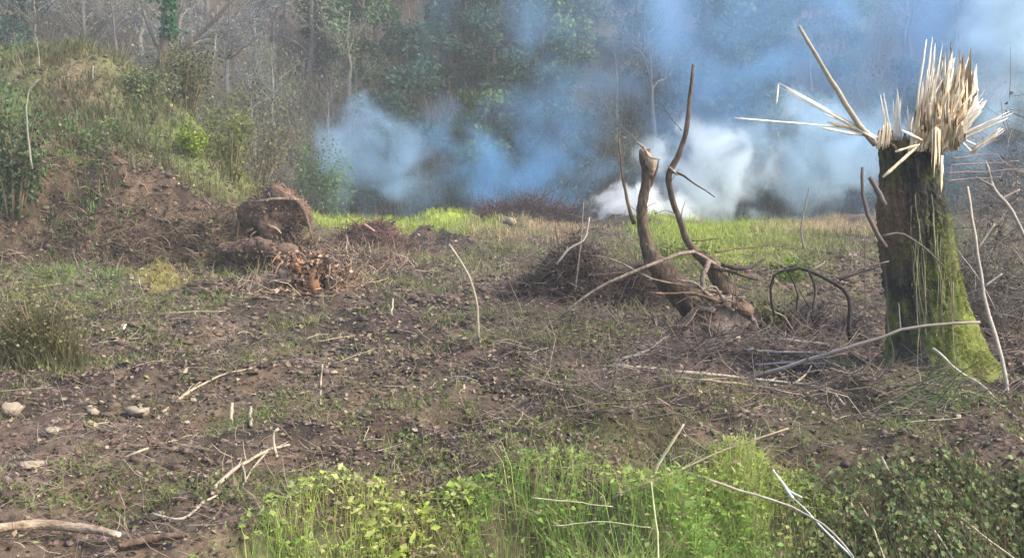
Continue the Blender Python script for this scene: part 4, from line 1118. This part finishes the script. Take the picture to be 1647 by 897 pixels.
for k in range(34):
    q0 = np.array(P(random.uniform(448, 535), random.uniform(405, 462), D2 - random.uniform(.15, .4)))
    dv = np.array([random.gauss(0, .8), -.3, random.gauss(-.3, .6)]); dv = dv / np.linalg.norm(dv) * random.uniform(.12, .4)
    rel_tube(og, "root", [q0, q0 + dv * .5 + (0, 0, random.uniform(-.04, .06)), q0 + dv], [.02, .014, .004], random.choice([M_ROOT, M_GREYROOT, M_ORANGE, M_LOGTAN]), 7, 5, .15, .03)
# ---------------------------------------------------------------- branches and sticks one can pick out
def stick(label, pts, r0, r1, col, name="stick", cat="stick", forks=(), amp=.011, n=12, mat=M_TWIG, group=None):
    """pts: (px, py) on the ground, or (px, py, distance) in the air"""
    q = [np.array(P(*p)) if len(p) > 2 else G(*p, lift=r0 * .8 + .01) for p in pts]
    o = q[0]
    root = thing(name, label, cat, tuple(o), group)
    mb = MB(); w = wiggle(q, n, amp); V, Fq = tube(w, [r0, r1], 6, .2); mb.add(V, Fq, col)
    link("shaft", mb.mesh("shaft", mat, o), root)
    for f in forks:
        fq = [np.array(P(*p)) if len(p) > 2 else G(*p, lift=r0 * .8 + .01) for p in f]
        mb = MB(); V, Fq = tube(wiggle(fq, 7, amp), [r0 * .6, r1 * .6], 5, .12); mb.add(V, Fq, np.array(col) * .95)
        link("side_twig", mb.mesh("side_twig", mat, o), root)
    Lw = np.linalg.norm(w[-1] - w[0])
    if name == "branch":
        for k in range(random.randint(2, 5)):
            i = random.randint(2, n - 3); t = unit(w[i + 1] - w[i])
            dv = unit(t + np.array([random.gauss(0, .5), random.gauss(0, .5), random.uniform(-.1, .6)])) * Lw * random.uniform(.08, .22)
            e = w[i] + dv; e[2] = max(e[2], Hs(e[0], e[1]) + .01)
            mb = MB(); V, Fq = tube(wiggle([w[i], (w[i] + e) / 2, e], 6, .04), [r0 * .4, r0 * .15], 4, .1); mb.add(V, Fq, np.array(col) * random.uniform(.8, 1.1))
            link("side_twig", mb.mesh("side_twig", mat, o), root)
    return root
PALE = (.30, .245, .17); TAN = (.29, .22, .14); GREY = (.23, .19, .16); DKC = (.032, .024, .022); BRN = (.15, .10, .075); BONE = (.34, .29, .21)
d0 = G(772, 548)[1]
stick("pale bent stick standing upright left of the brush pile", [(772, 552, d0), (768, 500, d0), (752, 440, d0), (722, 394, d0 + .1)], .018, .012, PALE)
stick("black arching branch with hanging twigs left of the shattered stump", [(1369, 548, 10.4), (1370, 500, 10.4), (1350, 462, 10.4), (1305, 432, 10.4), (1262, 430, 10.4), (1243, 450, 10.4), (1247, 510, 10.4)], .026, .012, DKC, "branch", "branch", amp=.034, n=17, forks=
      [[(1262, 430, 10.4), (1275, 450, 10.4), (1284, 475, 10.4)], [(1300, 434, 10.4), (1310, 465, 10.4), (1306, 500, 10.4)], [(1350, 450, 10.4), (1390, 436, 10.5), (1425, 428, 10.6)], [(1284, 475, 10.4), (1280, 500, 10.4)]])
stick("long pale branch lying across the foot of the shattered stump", [(1205, 608, 8.8), (1290, 582, 8.6), (1380, 555, 8.4), (1460, 528, 8.3), (1575, 517, 8.3)], .02, .011, GREY, "branch", "branch")
stick("long grey branch curving just under the root plate", [(1158, 562), (1200, 545, 10.6), (1260, 545, 10.4), (1330, 556)], .022, .012, (.34, .29, .25), "branch", "branch")
stick("grey branch lying straight below the curved one", [(1200, 568), (1260, 570), (1345, 572)], .018, .01, (.30, .25, .23), "branch", "branch")
stick("forked tan branch lying in front of the root plate", [(985, 592), (1060, 598), (1150, 606), (1240, 616), (1320, 626), (1360, 660)], .02, .01, (.42, .34, .25), "branch", "branch", [[(1280, 620), (1298, 600, 8.9), (1305, 588, 8.9)], [(1060, 598), (1030, 590), (1000, 580)], [(1240, 616), (1262, 605)]])
stick("tan branch lying parallel just below the forked one", [(1060, 612), (1130, 618), (1210, 626), (1290, 640)], .014, .008, TAN, "branch", "branch")
stick("slim mauve branch at the ground left of the stump foot", [(1215, 592), (1290, 588), (1370, 592)], .014, .008, (.25, .19, .19), "branch", "branch")
stick("twiggy root branch reaching left from the root plate foot", [(990, 585), (1040, 568), (1070, 545)], .02, .01, GREY, "branch", "branch", [[(1040, 568), (1010, 560)]])
stick("tall pale sapling leaning right of the shattered stump", [(1622, 650, 8.2), (1596, 520, 8.5), (1572, 400, 8.8), (1556, 300, 9.0)], .02, .011, (.33, .28, .22), "sapling", "sapling", [[(1572, 400, 8.8), (1600, 360, 8.8)], [(1584, 460, 8.6), (1612, 440, 8.6)]])
stick("thick grey sapling leaning at the right edge behind the stump", [(1668, 420, 9.6), (1630, 345, 9.6), (1598, 300, 9.6), (1584, 258, 9.6)], .022, .012, (.30, .26, .22), "sapling", "sapling", [[(1598, 300, 9.6), (1570, 285, 9.6)], [(1610, 320, 9.6), (1640, 305, 9.6)]])
stick("straight stem crossing behind the stump to the right", [(1520, 372, 9.8), (1560, 430, 9.6), (1600, 500, 9.4)], .01, .006, GREY, "stem", "stem")
stick("pale stem leaning against the right foot of the stump", [(1500, 560, 8.4), (1540, 592, 8.2), (1580, 622, 8.0), (1615, 660)], .012, .009, (.40, .36, .26), "stem", "stem")
for k, (yv, x0, x1, w_) in enumerate(((250, 1530, 1605, "topmost"), (262, 1525, 1640, "second"), (275, 1522, 1650, "third"), (287, 1520, 1610, "fourth"))):
    stick(f"thin brown twig jutting out flat behind the stump, {w_} of four", [(x0, yv + 4, 9.4), ((x0 + x1) / 2, yv, 9.5), (x1, yv - 3, 9.6)], .007, .003, (.24, .17, .14), "twig", "twig", group="flat twigs jutting out behind the stump")
stick("forked tan branch on the soil left of centre, pointing up right", [(262, 668), (300, 640), (345, 615), (405, 597)], .014, .008, (.34, .27, .18), "branch", "branch", [[(300, 640), (318, 622), (330, 612)]])
stick("pale knuckled stick standing on the soil at lower left of centre", [(452, 768, 5.9), (446, 735, 5.9), (438, 700, 5.9), (447, 690, 5.9)], .009, .007, (.38, .33, .24), amp=.02)
stick("grey forked branch lying below the knuckled stick", [(345, 792), (390, 752), (430, 732), (466, 720)], .012, .008, (.33, .27, .19), "branch", "branch", [[(390, 752), (396, 780)], [(430, 732), (405, 765), (392, 782)]])
stick("bent pale twig above the long log at lower left", [(245, 832), (290, 842), (325, 815), (350, 800)], .009, .006, (.44, .37, .27), "stick", "stick")
stick("slim tan twig lying in the middle of the lower left soil", [(200, 740), (235, 728), (280, 712)], .009, .006, (.42, .33, .2))
stick("upright pale stalk on the bare soil left of centre", [(516, 655), (516, 620, 7.9), (517, 585, 7.9)], .010, .006, (.42, .36, .24), "stalk", "stalk")
stick("short upright stake end at left, nearest to the forked branch", [(372, 690), (373, 648, 7.2)], .014, .012, (.34, .29, .19), "stalk", "stalk")
stick("short upright stake end right of the other one", [(404, 690), (402, 655, 7.2)], .012, .010, (.36, .31, .2), "stalk", "stalk")
stick("thin upright stalk right of the torn orange root", [(630, 510), (632, 480, 13)], .012, .008, (.42, .36, .26), "stalk", "stalk")
stick("long tan branch rising from the weeds toward the right", [(985, 800, 5.5), (1060, 768, 5.6), (1150, 730, 5.75), (1270, 688, 5.9)], .009, .005, (.27, .21, .13), "branch", "branch")
stick("slanting stick poking up out of the weeds in the middle", [(1052, 760, 5.5), (1075, 720, 5.5), (1100, 682, 5.5)], .011, .007, (.44, .36, .22))
stick("tall pale green stalk standing in the near weeds", [(1058, 920, 4.8), (1056, 850, 4.85), (1048, 775, 4.9)], .007, .004, (.42, .42, .2), "stalk", "stalk")
stick("pale stem lying flat over the weeds, the upper of two", [(855, 800, 5.1), (920, 806, 5.1), (985, 814, 5.1)], .0035, .0025, (.36, .33, .2), "stem", "stem")
stick("pale stem lying flat over the weeds, the lower of two", [(890, 845, 4.9), (960, 840, 4.9), (1045, 845, 4.9)], .0035, .002, (.32, .32, .18), "stem", "stem")
stick("long curved tan stem hanging over the weeds at the ditch", [(1105, 760, 5.6), (1180, 785, 5.5), (1260, 810, 5.4), (1330, 850, 5.2), (1372, 895, 5.0)], .008, .005, (.38, .31, .24), "stem", "stem")
stick("white feathery grass plume hanging over the ditch bank", [(1243, 755, 5.8), (1262, 780, 5.7), (1275, 800, 5.6)], .006, .011, (.58, .58, .56), "grass_plume", "grass plume", [[(1275, 800, 5.6), (1320, 845, 5.4), (1370, 895, 5.1)], [(1262, 780, 5.7), (1272, 790, 5.65), (1290, 800, 5.6)]])
stick("long tan stem slanting down the ditch bank, left one", [(1382, 808, 5.8), (1405, 850, 5.6), (1424, 905, 5.3)], .007, .005, (.32, .28, .16), "stem", "stem")
stick("long tan stem slanting down the ditch bank, middle one", [(1418, 735, 6.0), (1460, 800, 5.8), (1500, 850, 5.6), (1540, 905, 5.4)], .008, .005, (.42, .36, .24), "stem", "stem")
stick("long tan stem slanting down the ditch bank, right one", [(1545, 832, 5.7), (1590, 868, 5.6), (1640, 905, 5.5)], .008, .006, (.40, .35, .22), "stem", "stem")
stick("grey stem lying along the lip of the ditch at far right", [(1560, 720, 6.5), (1610, 740, 6.4), (1665, 745, 6.3)], .007, .004, (.40, .38, .33), "stem", "stem")
stick("long brown twig lying on the grass right of the stump foot", [(1475, 618), (1540, 630), (1600, 650), (1640, 680)], .01, .006, (.34, .24, .18), "stick", "stick")
stick("thin dead sapling standing in the far right grass", [(1292, 400, 18), (1290, 360, 18), (1302, 300, 18)], .022, .01, (.2, .17, .14), "sapling", "sapling")
stick("thin upright twig sticking out of the brush pile", [(925, 470, 14.2), (934, 400, 14.2), (938, 325, 14.2)], .012, .006, (.25, .2, .17))
stick("bent pale branch rising from the top of the brush pile", [(895, 425, 13.8), (915, 400, 13.8), (940, 385, 13.8), (948, 350, 13.9)], .018, .01, (.34, .28, .23), "branch", "branch")
stick("pale upright stem leaning on the ivy bush at the left edge", [(52, 272, 17.2), (44, 215, 17.2), (46, 150, 17.2), (62, 128, 17.2)], .02, .012, (.22, .21, .15), "stem", "stem")
stick("pale dry stalk standing on the crest of the bank at the far left", [(64, 110, 25.5), (62, 85, 25.5), (59, 60, 25.5)], .012, .007, (.28, .26, .2), "stalk", "stalk")
stick("pale dry stalk on the bank crest above the bare brown patch", [(150, 128, 25), (149, 118, 25), (150, 106, 25)], .018, .012, (.36, .33, .27), "stalk", "stalk")
stick("white dead branch lying by the foot of the forked tree", [(238, 155, 30), (262, 146, 30), (298, 140, 30)], .05, .03, (.42, .39, .35), "branch", "branch")
stick("pale stick on the soil at the left, below the weed clump", [(185, 545), (195, 532, 10.5), (203, 522, 10.5)], .014, .01, (.55, .48, .36))
stick("tan stick pointing left at the foot of the weed clump", [(108, 553), (138, 562)], .016, .012, (.5, .42, .3))
stick("reddish stick lying by the dark log on the mound", [(585, 360, 23.5), (602, 372, 23.5)], .04, .03, (.30, .16, .14))
stick("dark stick standing before the far edge, left of the brush pile", [(900, 395, 20), (896, 378, 20), (893, 360, 20)], .025, .015, BRN)

# long log at lower left and rotten piece beside it
q = [G(-25, 866, .045), G(60, 870, .045), G(130, 874, .04), G(190, 884, .03)]
zl = max(p[2] for p in q)
for p in q: p[2] = .35 * p[2] + .65 * zl
log("fallen_log", "long pale peeled log lying along the bottom left corner", q, [.022, .026, .024, .016], M_LOGTAN, endmat=M_WOOD, n=22)
log("fallen_log", "short brown rotten log in the ditch right of the long pale one", [G(195, 890, .04), G(245, 883, .05), G(300, 873, .04)], [.016, .022, .013], M_ROOT, endmat=M_ROOT, amp=.012, n=20)

# stones
def stone(px, py, w, h, label, group=None, seed=1):
    p = G(px, py); s = p[1] / F
    o = lump("stone", (p[0], p[1], p[2] + h * s * .35), (w * s / 2, w * s / 2 * .7, h * s / 2), M_STONE, None, 8, 11, .38, seed, random.uniform(0, 3))
    return tag(o, label, "stone", group)
stone(20, 668, 30, 24, "large pale tan stone at the left edge of the soil", seed=51)
stone(150, 666, 28, 12, "flat pale stone in the left soil, between two others", seed=52)
stone(222, 668, 42, 14, "long flat pale stone left of the forked tan branch", seed=53)
stone(85, 698, 32, 13, "pale stone below the large one at the left edge", seed=54)
stone(52, 752, 44, 14, "broad tan stone half sunk in the lower left soil", seed=55)
stone(822, 362, 26, 14, "pale rounded boulder on the far edge left of the smoke", seed=56)
for k in range(46):
    x, y = scatter(1, -.5, .5, 5.2, 16, 1.3)
    x, y = float(x[0]), float(y[0])
    if not bool(on_field(np.array([x]), np.array([y]))[0]): y += 1.2
    s = random.uniform(.016, .04) * (.7 + y / 18)
    o = lump("stone", (x, y, Hs(x, y) + s * .25), (s, s * .7, s * .38), M_STONE, None, 6, 8, .2, 60 + k, random.uniform(0, 3))
    wh_ = 'left part' if x / y < -.16 else 'middle' if x / y < .16 else 'right part'
    tag(o, f'small pale stone lying loose on the soil in the {wh_} of the clearing', 'stone', f'small pale stones in the {wh_} of the clearing')

# loose twigs: one mesh of each kind, copied
def twig_mesh(L, r, col):
    mb = MB(); e = np.array([L / 2, random.uniform(-.1, .1) * L, random.uniform(0, .08) * L])
    V, Fq = tube(wiggle([-e * (1, 1, -.2), np.array([0, random.uniform(-.08, .08) * L, .02]), e], 7, .02), [r, r * .5], 5, .12); mb.add(V, Fq, col)
    if random.random() < .6:
        s = e * random.uniform(.1, .5); V, Fq = tube(wiggle([s, s + np.array([L * .22, random.choice([-1, 1]) * L * .18, .03])], 5, .03), [r * .6, r * .3], 4); mb.add(V, Fq, col)
    return mb.mesh("twig", M_TWIG)
for cols, lab, grp, cnt in (([(.40, .33, .22), (.34, .27, .18), (.30, .25, .19)], "pale bleached twig lying loose on the bare ground", "pale loose twigs on the bare ground", 120),
                            ([BRN, (.12, .085, .07), (.22, .16, .14)], "dark brown twig lying loose on the bare ground", "dark loose twigs on the bare ground", 80)):
    protos = [twig_mesh(random.uniform(.16, .5), random.uniform(.0035, .0065), c_) for c_ in cols for _ in range(3)]
    first = None
    for k in range(cnt):
        x, y = scatter(1, -.55, .55, 5.6, 22, 1.3); x, y = float(x[0]), float(y[0])
        if not bool(on_field(np.array([x]), np.array([y]))[0]): y += 1.3
        if first is None:
            o = first = link("twig", protos[0]); tag(o, lab, "twig", grp)
        else:
            o = first.copy(); o.data = random.choice(protos); COL.objects.link(o)
        wh_ = ('in the left part' if x / y < -.16 else 'in the middle part' if x / y < .16 else 'in the right part') + (' near the weeds' if y < 9 else ' farther back')
        tag(o, lab + ' ' + wh_, 'twig', grp + ' ' + wh_)
        o.location = (x, y, Hs(x, y) + .02); s = random.uniform(.8, 1.4) * (.75 + y / 22)
        o.scale = (s, s, s); o.rotation_euler = (random.uniform(-.1, .1), random.uniform(-.12, .12), random.gauss(0, .9))

# ---------------------------------------------------------------- smoke
def smoke(label, px0, px1, y0, y1, d, depth, dens, color, nscale=1.1, thr=.42, soft=.35, tilt=0.0, aniso=.2, seed=0.0, edge=1.0, billow=2.6):
    a, b = P(px0, y1, d), P(px1, y0, d)
    c = (a + b) / 2
    R = ((b[0] - a[0]) / 2, depth, (b[2] - a[2]) / 2)
    th = np.linspace(0, math.pi, 17)[:, None]; ph = np.linspace(0, 2 * math.pi, 28, endpoint=False)[None]
    V = np.stack([np.sin(th) * np.cos(ph), np.sin(th) * np.sin(ph), np.cos(th) + 0 * ph], -1).reshape(-1, 3)
    i, j = np.meshgrid(np.arange(16), np.arange(28), indexing='ij'); i = i.ravel(); j = j.ravel()
    Q = np.stack([i * 28 + j, (i + 1) * 28 + j, (i + 1) * 28 + (j + 1) % 28, i * 28 + (j + 1) % 28], 1)
    m = bpy.data.materials.new("smoke"); m.use_nodes = True; nt = m.node_tree
    nt.nodes.remove(nt.nodes["Principled BSDF"])
    vol = N(nt, "ShaderNodeVolumePrincipled")
    vol.inputs["Color"].default_value = (*color, 1); vol.inputs["Anisotropy"].default_value = aniso
    tc = N(nt, "ShaderNodeTexCoord")
    ln = N(nt, "ShaderNodeVectorMath", operation='LENGTH'); nt.links.new(tc.outputs["Object"], ln.inputs[0])
    fall = N(nt, "ShaderNodeMapRange", interpolation_type='SMOOTHSTEP'); fall.inputs["From Min"].default_value = 1.0; fall.inputs["From Max"].default_value = 1 - edge * .85
    fall.inputs["To Min"].default_value = 0; fall.inputs["To Max"].default_value = 1
    nt.links.new(ln.outputs["Value"], fall.inputs["Value"])
    mp = N(nt, "ShaderNodeMapping"); mp.inputs["Scale"].default_value = (R[0], R[1], R[2]); mp.inputs["Location"].default_value = (seed, seed * 1.7, seed * .6)
    nt.links.new(tc.outputs["Object"], mp.inputs[0])
    ns = N(nt, "ShaderNodeTexNoise"); ns.inputs["Scale"].default_value = nscale; ns.inputs["Detail"].default_value = 4; ns.inputs["Roughness"].default_value = .6
    ns.inputs["Distortion"].default_value = .6
    nt.links.new(mp.outputs[0], ns.inputs["Vector"])
    # the noise shifts the threshold, so the outline breaks into billows
    kn = N(nt, "ShaderNodeMath", operation='MULTIPLY_ADD'); kn.inputs[1].default_value = billow; kn.inputs[2].default_value = -.5 * billow
    nt.links.new(ns.outputs[0], kn.inputs[0])
    ad = N(nt, "ShaderNodeMath", operation='ADD'); nt.links.new(fall.outputs[0], ad.inputs[0]); nt.links.new(kn.outputs[0], ad.inputs[1])
    mr = N(nt, "ShaderNodeMapRange", interpolation_type='SMOOTHSTEP')
    mr.inputs["From Min"].default_value = thr; mr.inputs["From Max"].default_value = thr + soft
    mr.inputs["To Min"].default_value = 0; mr.inputs["To Max"].default_value = dens
    nt.links.new(ad.outputs[0], mr.inputs["Value"])
    rim = N(nt, "ShaderNodeMath", operation='MULTIPLY'); rim.inputs[1].default_value = 6; rim.use_clamp = True; nt.links.new(fall.outputs[0], rim.inputs[0])
    ml = N(nt, "ShaderNodeMath", operation='MULTIPLY'); nt.links.new(mr.outputs[0], ml.inputs[0]); nt.links.new(rim.outputs[0], ml.inputs[1])
    nt.links.new(ml.outputs[0], vol.inputs["Density"])
    nt.links.new(vol.outputs[0], nt.nodes["Material Output"].inputs["Volume"])
    o = link("smoke", mesh_from("smoke", V, [Q], m, None, True), None, tuple(c))
    o.scale = R; o.rotation_euler = (0, tilt, 0)
    return tag(o, label, "smoke", kind="stuff")
WHITE = (.97, .99, 1.0); PALEB = (.66, .86, 1.0); BLUE = (.32, .66, 1.0); DEEP = (.36, .66, 1.0)
smoke("brightest white smoke welling up from the burning brush at the field edge", 905, 1180, 275, 400, 43.2, 1.6, 3.0, WHITE, .8, .36, .7, seed=1, billow=3.2)
smoke("white smoke column rolling up to the right of the burning brush", 965, 1320, 130, 425, 44, 2.2, 1.0, (.86, .95, 1.0), .55, .34, 1.0, seed=3, billow=3.2)
smoke("pale blue smoke billowing behind the shattered stump", 1120, 1540, 40, 430, 45, 2.6, .6, PALEB, .5, .36, 1.0, seed=4, billow=3.0)
smoke("pale blue smoke at the left end of the low smoke bank", 420, 800, 90, 430, 47.5, 2.6, .5, (.52, .76, 1.0), .45, .34, 1.0, seed=9, billow=3.0)
smoke("deep blue smoke in the middle of the low smoke bank", 560, 1080, 100, 460, 48, 2.6, .5, BLUE, .42, .30, 1.0, seed=11, billow=3.0)
smoke("thin blue smoke veil hanging in front of the wooded slope", 520, 2050, -420, 470, 47.5, 3.5, .30, DEEP, .22, .16, 1.2, seed=14, billow=2.8)
smoke("light smoke rising at the upper right corner", 1400, 1880, -220, 330, 46, 2.6, .6, PALEB, .36, .34, .9, seed=20, billow=3.0)

# ---------------------------------------------------------------- smoky air
hz = bpy.data.materials.new("haze"); hz.use_nodes = True
hn = hz.node_tree; hn.nodes.remove(hn.nodes["Principled BSDF"])
hv = N(hn, "ShaderNodeVolumePrincipled"); hv.inputs["Color"].default_value = (.92, .94, .96, 1); hv.inputs["Density"].default_value = 0.0015
hn.links.new(hv.outputs[0], hn.nodes["Material Output"].inputs["Volume"])
zt = float(Z.max()) + 12
x0, x1, y0, y1, z0 = float(X.min()) - 2, float(X.max()) + 2, float(Y.min()) - 2, float(Y.max()) + 2, float(Z.min()) - 1
V = np.array([[a, b, c] for c in (z0, zt) for a, b in ((x0, y0), (x1, y0), (x1, y1), (x0, y1))])
tag(link("haze", mesh_from("haze", V, [np.array([[3, 2, 1, 0], [4, 5, 6, 7], [0, 1, 5, 4], [1, 2, 6, 5], [2, 3, 7, 6], [3, 0, 4, 7]])], hz)),
    "thin pale smoky haze filling the air over the clearing", "haze", kind="stuff")
